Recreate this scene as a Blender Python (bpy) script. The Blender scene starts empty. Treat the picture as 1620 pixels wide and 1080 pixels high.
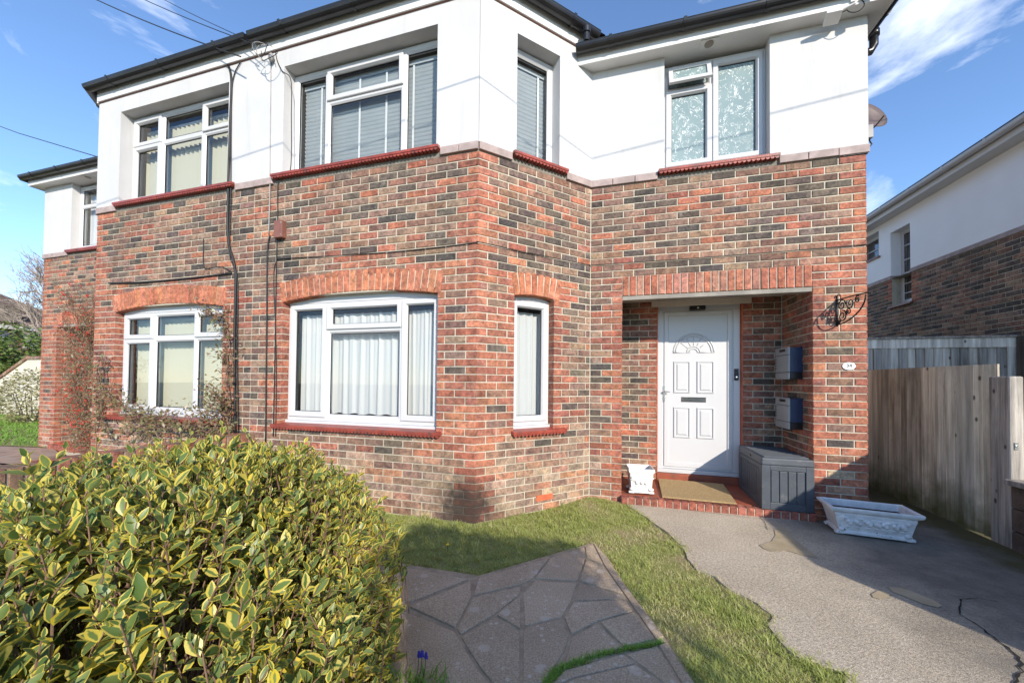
import bpy, bmesh, math, random
import numpy as np
from mathutils import Vector, Matrix
random.seed(11); rng = np.random.default_rng(7)
R = math.radians
scene = bpy.context.scene
COL = scene.collection

# ------------------------------------------------------------------ camera
F_PX, CX, CY = 583.2, 807.7, 591.8
YAW, PITCH, ROLL = R(-15.72), R(1.03), R(0.58)
CAM = np.array([0.268, -4.328, 1.365])
_f = np.array([math.sin(YAW)*math.cos(PITCH), math.cos(YAW)*math.cos(PITCH), math.sin(PITCH)])
_r = np.array([math.cos(YAW), -math.sin(YAW), 0.0]); _u = np.cross(_r, _f)
_r, _u = math.cos(ROLL)*_r + math.sin(ROLL)*_u, -math.sin(ROLL)*_r + math.cos(ROLL)*_u
cd = bpy.data.cameras.new('camera'); cam = bpy.data.objects.new('camera', cd); COL.objects.link(cam)
cam.matrix_world = Matrix(((_r[0], _u[0], -_f[0], CAM[0]), (_r[1], _u[1], -_f[1], CAM[1]), (_r[2], _u[2], -_f[2], CAM[2]), (0, 0, 0, 1)))
cd.sensor_fit = 'HORIZONTAL'; cd.sensor_width = 36.0; cd.lens = F_PX/1620*36
cd.shift_x = (810-CX)/1620; cd.shift_y = (CY-540)/1620
cd.clip_start = 0.02; cd.clip_end = 2000
scene.camera = cam

def ray(x, y): return _f + _r*((x-CX)/F_PX) - _u*((y-CY)/F_PX)
def on_ground(x, y, z=0.03):
    d = ray(x, y); t = (z-CAM[2])/d[2]; return CAM + t*d
def on_y(x, y, Y):
    d = ray(x, y); t = (Y-CAM[1])/d[1]; return CAM + t*d
def on_x(x, y, X):
    d = ray(x, y); t = (X-CAM[0])/d[0]; return CAM + t*d

# ------------------------------------------------------------------ light
SUN_DIR = Vector((0.573, -0.78, 0.426)).normalized()      # towards the sun
EL = math.asin(SUN_DIR.z); AZ = math.atan2(SUN_DIR.x, SUN_DIR.y)
sd = bpy.data.lights.new('sun', 'SUN'); sd.energy = 3.0; sd.angle = R(0.53); sd.color = (1.0, 0.90, 0.77)
sun = bpy.data.objects.new('sun', sd); COL.objects.link(sun)
sun.rotation_euler = SUN_DIR.to_track_quat('Z', 'Y').to_euler(); sun.location = (6, -9, 12)
world = bpy.data.worlds.new('World'); scene.world = world; world.use_nodes = True
wn = world.node_tree.nodes; wl = world.node_tree.links; wn.clear()
sky = wn.new('ShaderNodeTexSky'); sky.sky_type = 'NISHITA'; sky.sun_disc = False
sky.sun_elevation = EL; sky.sun_rotation = AZ; sky.air_density = 0.85; sky.dust_density = 0.0; sky.ozone_density = 4.0; sky.altitude = 20
bg = wn.new('ShaderNodeBackground'); bg.inputs['Strength'].default_value = 0.15
wo = wn.new('ShaderNodeOutputWorld')
tc = wn.new('ShaderNodeTexCoord'); mp = wn.new('ShaderNodeMapping'); mp.inputs['Scale'].default_value = (1.5, 1.5, 3.4); mp.inputs['Rotation'].default_value = (0.25, 0.5, 0.6); mp.inputs['Location'].default_value = (14.5, 30.6, 7.8)
nz = wn.new('ShaderNodeTexNoise'); nz.inputs['Scale'].default_value = 1.7; nz.inputs['Detail'].default_value = 9; nz.inputs['Roughness'].default_value = 0.58; nz.inputs['Distortion'].default_value = 0.35
cr = wn.new('ShaderNodeValToRGB'); cr.color_ramp.elements[0].position = 0.555; cr.color_ramp.elements[1].position = 0.80
cr.color_ramp.elements[0].color = (0, 0, 0, 1); cr.color_ramp.elements[1].color = (1, 1, 1, 1)
mx = wn.new('ShaderNodeMix'); mx.data_type = 'RGBA'; mx.inputs['B'].default_value = (6.2, 6.4, 6.7, 1)
wl.new(tc.outputs['Generated'], mp.inputs['Vector']); wl.new(mp.outputs['Vector'], nz.inputs['Vector'])
wl.new(nz.outputs['Fac'], cr.inputs['Fac']); wl.new(cr.outputs['Color'], mx.inputs['Factor'])
tn = wn.new('ShaderNodeMix'); tn.data_type = 'RGBA'; tn.blend_type = 'MULTIPLY'; tn.inputs['Factor'].default_value = 1.0; tn.inputs['B'].default_value = (1.0, 1.0, 1.0, 1)
wl.new(sky.outputs['Color'], tn.inputs['A']); wl.new(tn.outputs['Result'], mx.inputs['A']); wl.new(mx.outputs['Result'], bg.inputs['Color']); wl.new(bg.outputs['Background'], wo.inputs['Surface'])
vs = scene.view_settings; vs.view_transform = 'Standard'; vs.look = 'None'; vs.gamma = 1.0; vs.use_curve_mapping = False; vs.exposure = 1.05
scene.render.engine = 'CYCLES'
scene.cycles.max_bounces = 8; scene.cycles.transparent_max_bounces = 12

# ------------------------------------------------------------------ materials
MATS = {}
def srgb(r, g, b):
    f = lambda c: c/12.92 if c <= 0.04045 else ((c+0.055)/1.055)**2.4
    return (f(r/255), f(g/255), f(b/255))
class NT:
    def __init__(s, name):
        s.m = bpy.data.materials.new(name); s.m.use_nodes = True; s.n = s.m.node_tree.nodes; s.l = s.m.node_tree.links
        s.b = s.n['Principled BSDF']; MATS[name] = s.m
        g = s.n.new('ShaderNodeNewGeometry'); s.pos = g.outputs['Position']
    def noise(s, scale, detail=4, rough=.55, vec=None, stretch=None, dist=0):
        t = s.n.new('ShaderNodeTexNoise'); t.inputs['Scale'].default_value = scale; t.inputs['Detail'].default_value = detail; t.inputs['Roughness'].default_value = rough; t.inputs['Distortion'].default_value = dist
        v = vec or s.pos
        if stretch:
            mp = s.n.new('ShaderNodeMapping'); mp.inputs['Scale'].default_value = stretch; s.l.new(v, mp.inputs['Vector']); v = mp.outputs['Vector']
        s.l.new(v, t.inputs['Vector']); return t.outputs['Fac']
    def ramp(s, fac, a, b, ca=(0, 0, 0), cb=(1, 1, 1)):
        c = s.n.new('ShaderNodeValToRGB'); e = c.color_ramp.elements; e[0].position = a; e[1].position = b; e[0].color = (*ca, 1); e[1].color = (*cb, 1)
        s.l.new(fac, c.inputs['Fac']); return c.outputs['Color']
    def mix(s, fac, a, b, mode='MIX'):
        m = s.n.new('ShaderNodeMix'); m.data_type = 'RGBA'; m.blend_type = mode
        for k, v in (('Factor', fac), ('A', a), ('B', b)):
            if isinstance(v, (int, float)): m.inputs[k].default_value = v
            elif isinstance(v, tuple): m.inputs[k].default_value = (*v, 1)
            else: s.l.new(v, m.inputs[k])
        return m.outputs['Result']
    def math(s, op, a, b):
        m = s.n.new('ShaderNodeMath'); m.operation = op
        for i, v in enumerate((a, b)):
            if isinstance(v, (int, float)): m.inputs[i].default_value = v
            else: s.l.new(v, m.inputs[i])
        return m.outputs[0]
    def base(s, c):
        if isinstance(c, tuple): s.b.inputs['Base Color'].default_value = (*c, 1)
        else: s.l.new(c, s.b.inputs['Base Color'])
    def bump(s, h, strength=.3, dist=.01):
        b = s.n.new('ShaderNodeBump'); b.inputs['Strength'].default_value = strength; b.inputs['Distance'].default_value = dist
        s.l.new(h, b.inputs['Height']); s.l.new(b.outputs['Normal'], s.b.inputs['Normal'])
    def rough(s, v):
        if isinstance(v, (int, float)): s.b.inputs['Roughness'].default_value = v
        else: s.l.new(v, s.b.inputs['Roughness'])
    def spec(s, v): s.b.inputs['Specular IOR Level'].default_value = v
    def attr(s, name, kind='GEOMETRY'):
        a = s.n.new('ShaderNodeAttribute'); a.attribute_name = name; a.attribute_type = kind; return a

def simple(name, c, rough=.6, var=.12, vscale=6, bump=.15, bscale=40, bdist=.004, spec=.4, metal=0, c2=None, c2s=3, c2t=(.5, .65)):
    t = NT(name); n = t.noise(vscale, 5)
    lo = tuple(x*(1-var) for x in c); hi = tuple(min(1, x*(1+var)) for x in c)
    col = t.ramp(n, .3, .7, lo, hi)
    if c2: col = t.mix(t.ramp(t.noise(c2s, 6, .65), *c2t), col, c2)
    t.base(col); t.rough(rough); t.spec(spec); t.b.inputs['Metallic'].default_value = metal
    if bump: t.bump(t.noise(bscale, 4), bump, bdist)
    return t.m

def brick_mat(name, attribute):
    t = NT(name)
    if attribute: c = t.attr('col').outputs['Color']
    else:
        o = t.n.new('ShaderNodeObjectInfo'); c = o.outputs['Color']
    n1 = t.noise(42, 6, .68); n2 = t.noise(170, 3); burn = t.noise(11, 5, .62, dist=.8)
    hs = t.n.new('ShaderNodeHueSaturation'); hs.inputs['Saturation'].default_value = .90; t.l.new(c, hs.inputs['Color']); c = hs.outputs['Color']
    c = t.mix(1.0, c, t.ramp(n1, .28, .75, (.55, .54, .54), (1.45, 1.42, 1.38)), 'MULTIPLY')
    c = t.mix(1.0, c, t.ramp(burn, .34, .66, (.56, .58, .62), (1.30, 1.24, 1.18)), 'MULTIPLY')          # kiln-burnt faces
    c = t.mix(t.ramp(n2, .60, .74), c, t.mix(.6, c, (.05, .042, .04)))                       # sandy pits
    blo = t.ramp(t.noise(5.5, 7, .72, dist=.6), .58, .72); fine = t.ramp(t.noise(60, 5, .7), .42, .62)
    eff = t.math('MULTIPLY', t.math('MULTIPLY', blo, fine), .5)
    c = t.mix(eff, c, (.66, .58, .50))                                                     # lime bloom
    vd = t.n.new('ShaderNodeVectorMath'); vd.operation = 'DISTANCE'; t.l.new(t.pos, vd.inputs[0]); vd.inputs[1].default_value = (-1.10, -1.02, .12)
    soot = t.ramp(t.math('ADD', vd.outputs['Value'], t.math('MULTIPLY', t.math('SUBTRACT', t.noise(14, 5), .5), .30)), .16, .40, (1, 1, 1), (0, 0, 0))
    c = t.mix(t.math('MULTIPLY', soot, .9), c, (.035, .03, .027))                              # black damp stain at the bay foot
    c = t.mix(1.0, c, t.ramp(t.noise(.9, 5, .6), .3, .7, (.82, .83, .84), (1.12, 1.11, 1.09)), 'MULTIPLY')
    t.base(c); t.rough(.86); t.spec(.22)
    t.bump(t.math('ADD', n1, t.math('MULTIPLY', n2, .6)), .45, .004); return t.m
brick_mat('brick_piece', False); brick_mat('brick_mass', True)
t = NT('mortar'); n = t.noise(30, 6, .6); c = t.ramp(n, .25, .75, (.41, .37, .29), (.62, .575, .475))
c = t.mix(t.math('MULTIPLY', t.ramp(t.noise(3.2, 6, .65), .46, .72), .85), c, (.34, .30, .22))
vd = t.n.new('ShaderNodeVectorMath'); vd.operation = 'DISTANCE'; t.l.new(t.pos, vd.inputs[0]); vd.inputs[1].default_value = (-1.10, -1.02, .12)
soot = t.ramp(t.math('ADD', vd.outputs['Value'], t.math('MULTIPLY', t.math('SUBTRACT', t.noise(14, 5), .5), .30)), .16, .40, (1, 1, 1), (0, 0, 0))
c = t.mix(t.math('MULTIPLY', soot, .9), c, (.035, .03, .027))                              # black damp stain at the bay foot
c = t.mix(1.0, c, t.ramp(t.noise(.9, 5, .6), .3, .7, (.82, .83, .84), (1.12, 1.11, 1.09)), 'MULTIPLY')
t.base(c); t.rough(.95); t.spec(.1); t.bump(t.noise(140, 4), .5, .004)
t = NT('render_white'); c = t.ramp(t.noise(2.2, 6, .6), .3, .75, (.50, .50, .495), (.56, .56, .555))
c = t.mix(t.math('MULTIPLY', t.ramp(t.noise(3.0, 6, .7, stretch=(2.6, 2.6, .25)), .52, .78), .38), c, (.36, .35, .32)); t.base(c); t.rough(.72); t.spec(.25); t.bump(t.noise(26, 5), .10, .006)
simple('render_shade_lift', (.86, .855, .85), .7, .03, 2, .1, 26, .006, .25)  # white render with extra light in its colour, for the shaded neighbour wall
simple('upvc', (.54, .545, .55), .3, .02, 3, .03, 30, .002, .5)
simple('soffit_white', (.66, .655, .64), .45, .05, 2, .05, 20, .003)
simple('gasket', (.02, .02, .022), .5, .1, 5, 0)
simple('clay_red', (.27, .052, .034), .42, .30, 9, .4, 60, .004, .5, c2=(.13, .05, .038), c2s=12, c2t=(.52, .7))
simple('band_tile', (.36, .285, .265), .8, .25, 9, .35, 70, .004, c2=(.30, .24, .22), c2s=6)
simple('gutter_black', (.016, .016, .018), .30, .3, 4, .08, 30, .003, .5)
simple('roof_tile', (.11, .075, .06), .85, .3, 3, .4, 30, .01)
simple('room_dark', (.10, .095, .09), .9, .2, 2, 0)
simple('terracotta', (.50, .13, .06), .8, .2, 12, .3, 80)
simple('quarry_red', (.30, .075, .038), .55, .25, 7, .25, 50, .004, c2=(.20, .07, .04), c2s=5)
simple('lintel_grey', (.26, .24, .205), .8, .25, 5, .3, 40)
simple('trim_cream', (.62, .57, .47), .6, .1, 3, .1, 30)
simple('chrome', (.72, .72, .72), .18, .05, 4, 0, metal=1)
simple('black_plastic', (.012, .012, .014), .35, .1, 5, 0)
simple('iron_black', (.012, .012, .013), .45, .3, 20, .2, 90)
simple('cable_black', (.018, .017, .017), .55, .2, 5, 0)
simple('cable_grey', (.30, .29, .28), .6, .2, 5, 0)
simple('box_brown', (.20, .085, .062), .5, .15, 9, .1, 60)
simple('storage_grey', (.066, .077, .092), .48, .14, 9, .25, 70, .003, c2=(.12, .125, .13), c2s=14, c2t=(.58, .72))
simple('mail_grey', (.30, .325, .34), .40, .08, 4, .05, 60, .002, metal=.3)
simple('mail_blue', (.022, .038, .085), .38, .1, 4, .05, 60, .002)
simple('ceramic_white', (.82, .81, .78), .25, .04, 9, 0)
simple('ink', (.03, .03, .03), .5, .1, 9, 0)
t = NT('planter_paint'); c = t.ramp(t.noise(14, 5), .3, .7, (.60, .60, .585), (.80, .80, .79)); wear = t.ramp(t.noise(17, 7, .75, dist=.4), .63, .66)
c = t.mix(wear, c, (.055, .048, .042)); t.base(c); t.rough(.62); t.bump(t.noise(70, 5), .35, .004)
simple('soil', (.050, .036, .025), .95, .4, 30, .8, 60, .02)
t = NT('coir'); c = t.ramp(t.noise(60, 5, .7), .3, .75, (.30, .205, .10), (.56, .41, .22)); t.base(c); t.rough(.95); t.spec(.1); t.bump(t.noise(420, 3), 1, .006)
t = NT('drive'); n1 = t.noise(1.1, 7, .62); sp = t.noise(70, 5, .75); sp2 = t.noise(190, 3, .6)
c = t.ramp(n1, .3, .72, (.40, .345, .265), (.56, .495, .395)); c = t.mix(1, c, t.ramp(sp, .3, .7, (.48, .47, .45), (1.50, 1.49, 1.46)), 'MULTIPLY')
c = t.mix(t.ramp(sp2, .67, .74), c, (.62, .58, .52)); c = t.mix(t.ramp(sp, .68, .73), c, (.035, .032, .03))
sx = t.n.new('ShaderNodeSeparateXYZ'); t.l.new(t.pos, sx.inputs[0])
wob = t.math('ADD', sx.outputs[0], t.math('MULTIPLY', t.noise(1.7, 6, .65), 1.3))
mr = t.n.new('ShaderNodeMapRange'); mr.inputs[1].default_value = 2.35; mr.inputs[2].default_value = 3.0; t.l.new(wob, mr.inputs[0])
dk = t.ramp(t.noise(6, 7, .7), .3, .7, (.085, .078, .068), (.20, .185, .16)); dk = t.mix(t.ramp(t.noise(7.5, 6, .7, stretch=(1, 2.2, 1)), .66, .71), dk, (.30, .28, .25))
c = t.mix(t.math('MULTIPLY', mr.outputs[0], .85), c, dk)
mr2 = t.n.new('ShaderNodeMapRange'); mr2.inputs[1].default_value = 3.62; mr2.inputs[2].default_value = 3.95; t.l.new(wob, mr2.inputs[0])
c = t.mix(t.math('MULTIPLY', mr2.outputs[0], .8), c, (.085, .080, .022)); t.base(c); t.rough(.88); t.spec(.25); t.bump(t.math('ADD', sp, sp2), .7, .006)
t = NT('silt'); c = t.ramp(t.noise(9, 6), .3, .75, (.33, .27, .17), (.44, .37, .25)); t.base(c); t.rough(.62); t.bump(t.noise(120, 4), .15, .003)
t = NT('path_stone'); n1 = t.noise(1.6, 7, .65); sp = t.noise(120, 4, .7); c = t.ramp(n1, .3, .7, (.39, .305, .21), (.52, .42, .305))
c = t.mix(1, c, t.ramp(sp, .3, .7, (.58, .57, .56), (1.42, 1.41, 1.4)), 'MULTIPLY')
oi = t.n.new('ShaderNodeObjectInfo'); c = t.mix(1, c, t.ramp(oi.outputs['Random'], 0, 1, (.86, .86, .86), (1.08, 1.07, 1.05)), 'MULTIPLY')
v = t.n.new('ShaderNodeTexVoronoi'); v.voronoi_dimensions = '2D'; v.inputs['Scale'].default_value = 4.1; t.l.new(t.pos, v.inputs['Vector'])
lich = t.math('MULTIPLY', t.ramp(t.math('ADD', v.outputs['Distance'], t.math('MULTIPLY', t.math('SUBTRACT', t.noise(26, 4, .65), .5), .22)), .09, .14, (1, 1, 1), (0, 0, 0)), t.ramp(t.noise(2.3, 4), .50, .54)); c = t.mix(t.math('MULTIPLY', lich, .55), c, (.60, .53, .44))
v2 = t.n.new('ShaderNodeTexVoronoi'); v2.voronoi_dimensions = '2D'; v2.inputs['Scale'].default_value = 17; t.l.new(t.pos, v2.inputs['Vector'])
l2 = t.math('MULTIPLY', t.ramp(v2.outputs['Distance'], .14, .20, (1, 1, 1), (0, 0, 0)), t.ramp(t.noise(5, 4), .53, .57)); c = t.mix(t.math('MULTIPLY', l2, .55), c, (.64, .58, .50))
t.base(c); t.rough(.88); t.spec(.25); t.bump(t.math('ADD', sp, t.noise(20, 5)), .5, .006)
simple('path_joint', (.37, .295, .205), .92, .25, 20, .6, 90, .006)
simple('dark_gap', (.018, .016, .014), .95, .2, 20, 0)
t = NT('turf'); c = t.ramp(t.noise(14, 6, .7), .3, .7, (.24, .26, .08), (.40, .40, .15)); c = t.mix(t.ramp(t.noise(3.1, 6, .7), .48, .62), c, (.42, .34, .20)); t.base(c); t.rough(.95); t.spec(.1); t.bump(t.noise(160, 4), 1, .02)
t = NT('ground_soil'); c = t.ramp(t.noise(2, 6), .3, .7, (.075, .07, .035), (.13, .12, .06)); t.base(c); t.rough(.95); t.bump(t.noise(20, 5), .4, .03)
simple('asphalt', (.05, .05, .052), .9, .2, 30, .5, 120, .006)
simple('left_paving', (.34, .23, .165), .85, .3, 5, .5, 60, .006, c2=(.34, .27, .22), c2s=3)
def wood(name, a, b, green=None, zs=.35):
    t = NT(name); g = t.noise(26, 6, .65, stretch=(1, 1, .045)); k = t.noise(3, 5, .6, stretch=(1, 1, zs))
    c = t.ramp(g, .32, .66, tuple(x*.72 for x in a), tuple(x*1.12 for x in b)); o = t.n.new('ShaderNodeObjectInfo')
    c = t.mix(t.math('MULTIPLY', t.ramp(k, .5, .72), .72), c, tuple(x*.34 for x in a))
    c = t.mix(1, c, t.ramp(o.outputs['Random'], 0, 1, (.60, .60, .61), (1.30, 1.29, 1.25)), 'MULTIPLY')
    v = t.n.new('ShaderNodeTexVoronoi'); v.inputs['Scale'].default_value = 5; mp = t.n.new('ShaderNodeMapping'); mp.inputs['Scale'].default_value = (1.6, 1.6, .9); t.l.new(t.pos, mp.inputs[0]); t.l.new(mp.outputs[0], v.inputs['Vector'])
    c = t.mix(t.math('MULTIPLY', t.ramp(v.outputs['Distance'], .07, .13, (1, 1, 1), (0, 0, 0)), .8), c, (.03, .02, .012))
    if green:
        sx = t.n.new('ShaderNodeSeparateXYZ'); t.l.new(t.pos, sx.inputs[0]); z = t.math('ADD', sx.outputs[2], t.math('MULTIPLY', t.noise(7, 5), -.5))
        mr = t.n.new('ShaderNodeMapRange'); mr.inputs[1].default_value = .22; mr.inputs[2].default_value = -.22; t.l.new(z, mr.inputs[0]); c = t.mix(t.math('MULTIPLY', mr.outputs[0], .9), c, green)
    t.base(c); t.rough(.85); t.spec(.2); t.bump(t.math('ADD', g, t.noise(120, 3, .6, stretch=(1, 1, .03))), .6, .006); return t.m
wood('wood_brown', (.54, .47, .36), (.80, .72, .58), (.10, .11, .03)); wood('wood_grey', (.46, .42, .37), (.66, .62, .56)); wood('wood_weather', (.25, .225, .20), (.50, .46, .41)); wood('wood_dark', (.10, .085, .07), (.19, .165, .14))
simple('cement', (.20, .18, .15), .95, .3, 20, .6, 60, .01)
simple('sleeper', (.115, .085, .065), .9, .4, 8, .6, 40, .01)
simple('bin_blue', (.25, .38, .58), .4, .1, 4, .05)
simple('dish_grey', (.12, .09, .082), .5, .15, 6, .1)
simple('cream_wall', (.62, .57, .47), .85, .12, 1.2, .2, 12, .01)
simple('bark', (.14, .115, .09), .9, .3, 14, .5, 50, .01)
simple('bark_pale', (.30, .25, .21), .9, .3, 5, .3, 40, .01)
simple('twig', (.17, .105, .07), .8, .3, 20, .2, 80)
simple('berry', (.60, .04, .022), .3, .2, 9, 0)
simple('flower_blue', (.055, .04, .32), .5, .2, 40, .3, 90)
simple('dandelion', (.75, .50, .02), .6, .1, 30, 0)
def leaf_mat(name, mid, edge, dark, thr=(.52, .66), transl=.25, rough=.38, edge2=None, vary=0.0):
    t = NT(name); a = t.attr('lc'); sx = t.n.new('ShaderNodeSeparateColor'); t.l.new(a.outputs['Color'], sx.inputs[0])
    wob = t.math('ADD', sx.outputs[0], t.math('MULTIPLY', t.math('SUBTRACT', t.noise(60, 3), .5), .5))
    if vary: wob = t.math('ADD', wob, t.math('MULTIPLY', t.math('SUBTRACT', sx.outputs[2], .5), vary))
    g = t.mix(sx.outputs[1], mid, dark); e = t.mix(sx.outputs[1], edge2 or edge, edge)
    c = t.mix(t.ramp(wob, *thr), g, e); c = c if vary else t.mix(t.math('MULTIPLY', sx.outputs[2], .8), c, tuple(x*.55 for x in dark))
    t.base(c); t.rough(rough); t.spec(.45)
    tr = t.n.new('ShaderNodeBsdfTranslucent'); t.l.new(c, tr.inputs['Color']); ms = t.n.new('ShaderNodeMixShader'); ms.inputs[0].default_value = transl
    out = t.n['Material Output']; t.l.new(t.b.outputs[0], ms.inputs[1]); t.l.new(tr.outputs[0], ms.inputs[2]); t.l.new(ms.outputs[0], out.inputs['Surface']); return t.m
leaf_mat('privet_leaf', (.21, .27, .09), (.70, .61, .17), (.10, .18, .045), thr=(.47, .64), edge2=(.68, .54, .05), transl=.36, vary=.75)
leaf_mat('hedge_leaf', (.10, .15, .03), (.16, .22, .05), (.06, .10, .022))
leaf_mat('shrub_leaf', (.12, .13, .035), (.36, .34, .17), (.07, .09, .03))
leaf_mat('rose_leaf', (.17, .19, .07), (.20, .20, .09), (.24, .12, .085), thr=(.8, .95))
leaf_mat('pyra_leaf', (.19, .20, .085), (.22, .20, .12), (.34, .20, .14), thr=(.8, .95))
leaf_mat('grass_blade', (.40, .48, .11), (.60, .65, .23), (.74, .65, .42), thr=(.45, .75), transl=.5, rough=.6)
leaf_mat('lawn_blade', (.18, .36, .05), (.28, .46, .08), (.25, .38, .06), thr=(.45, .75), transl=.35, rough=.6)
t = NT('glass'); out = t.n['Material Output']; tr = t.n.new('ShaderNodeBsdfTransparent'); tr.inputs[0].default_value = (.975, .985, .98, 1); gl = t.n.new('ShaderNodeBsdfGlossy'); gl.inputs['Roughness'].default_value = .012
fr = t.n.new('ShaderNodeFresnel'); fr.inputs[0].default_value = 1.5; ms = t.n.new('ShaderNodeMixShader'); ge = t.n.new('ShaderNodeNewGeometry'); t.l.new(t.math('MULTIPLY', t.math('MULTIPLY', fr.outputs[0], 1.6), t.math('SUBTRACT', 1.0, ge.outputs['Backfacing'])), ms.inputs[0]); t.l.new(tr.outputs[0], ms.inputs[1]); t.l.new(gl.outputs[0], ms.inputs[2]); t.l.new(ms.outputs[0], out.inputs['Surface'])
bw = t.n.new('ShaderNodeBump'); bw.inputs['Strength'].default_value = .02; bw.inputs['Distance'].default_value = .02; t.l.new(t.noise(1.8, 1), bw.inputs['Height']); t.l.new(bw.outputs[0], gl.inputs['Normal'])
t = NT('obscure_glass'); a1 = t.noise(9, 3, .5, stretch=(1.3, 1.3, .8), dist=3.2); band = t.math('ABSOLUTE', t.math('SUBTRACT', a1, .5), 0)
leafy = t.ramp(band, .012, .030, (1, 1, 1), (0, 0, 0)); gate = t.ramp(t.noise(16, 3, .5), .47, .53); m = t.math('MULTIPLY', leafy, gate)
c = t.mix(m, t.ramp(t.noise(3, 3), .3, .7, (.20, .275, .28), (.25, .325, .325)), (.74, .79, .79)); t.base(c); t.rough(.22); t.spec(.5); t.bump(m, .5, .006)
def cloth(name, c, trans):
    t = NT(name); t.base(c); t.rough(.9); t.spec(.1); tr = t.n.new('ShaderNodeBsdfTranslucent'); tr.inputs[0].default_value = (*c, 1); ms = t.n.new('ShaderNodeMixShader'); ms.inputs[0].default_value = trans
    out = t.n['Material Output']; t.l.new(t.b.outputs[0], ms.inputs[1]); t.l.new(tr.outputs[0], ms.inputs[2]); t.l.new(ms.outputs[0], out.inputs['Surface']); t.bump(t.noise(300, 2), .2, .002)
cloth('net', (.84, .855, .86), .4); cloth('vertical_blind', (.56, .55, .44), .25); simple('slat_grey', (.37, .405, .42), .45, .06, 5, 0); cloth('tape_white', (.72, .74, .75), .2)

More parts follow.
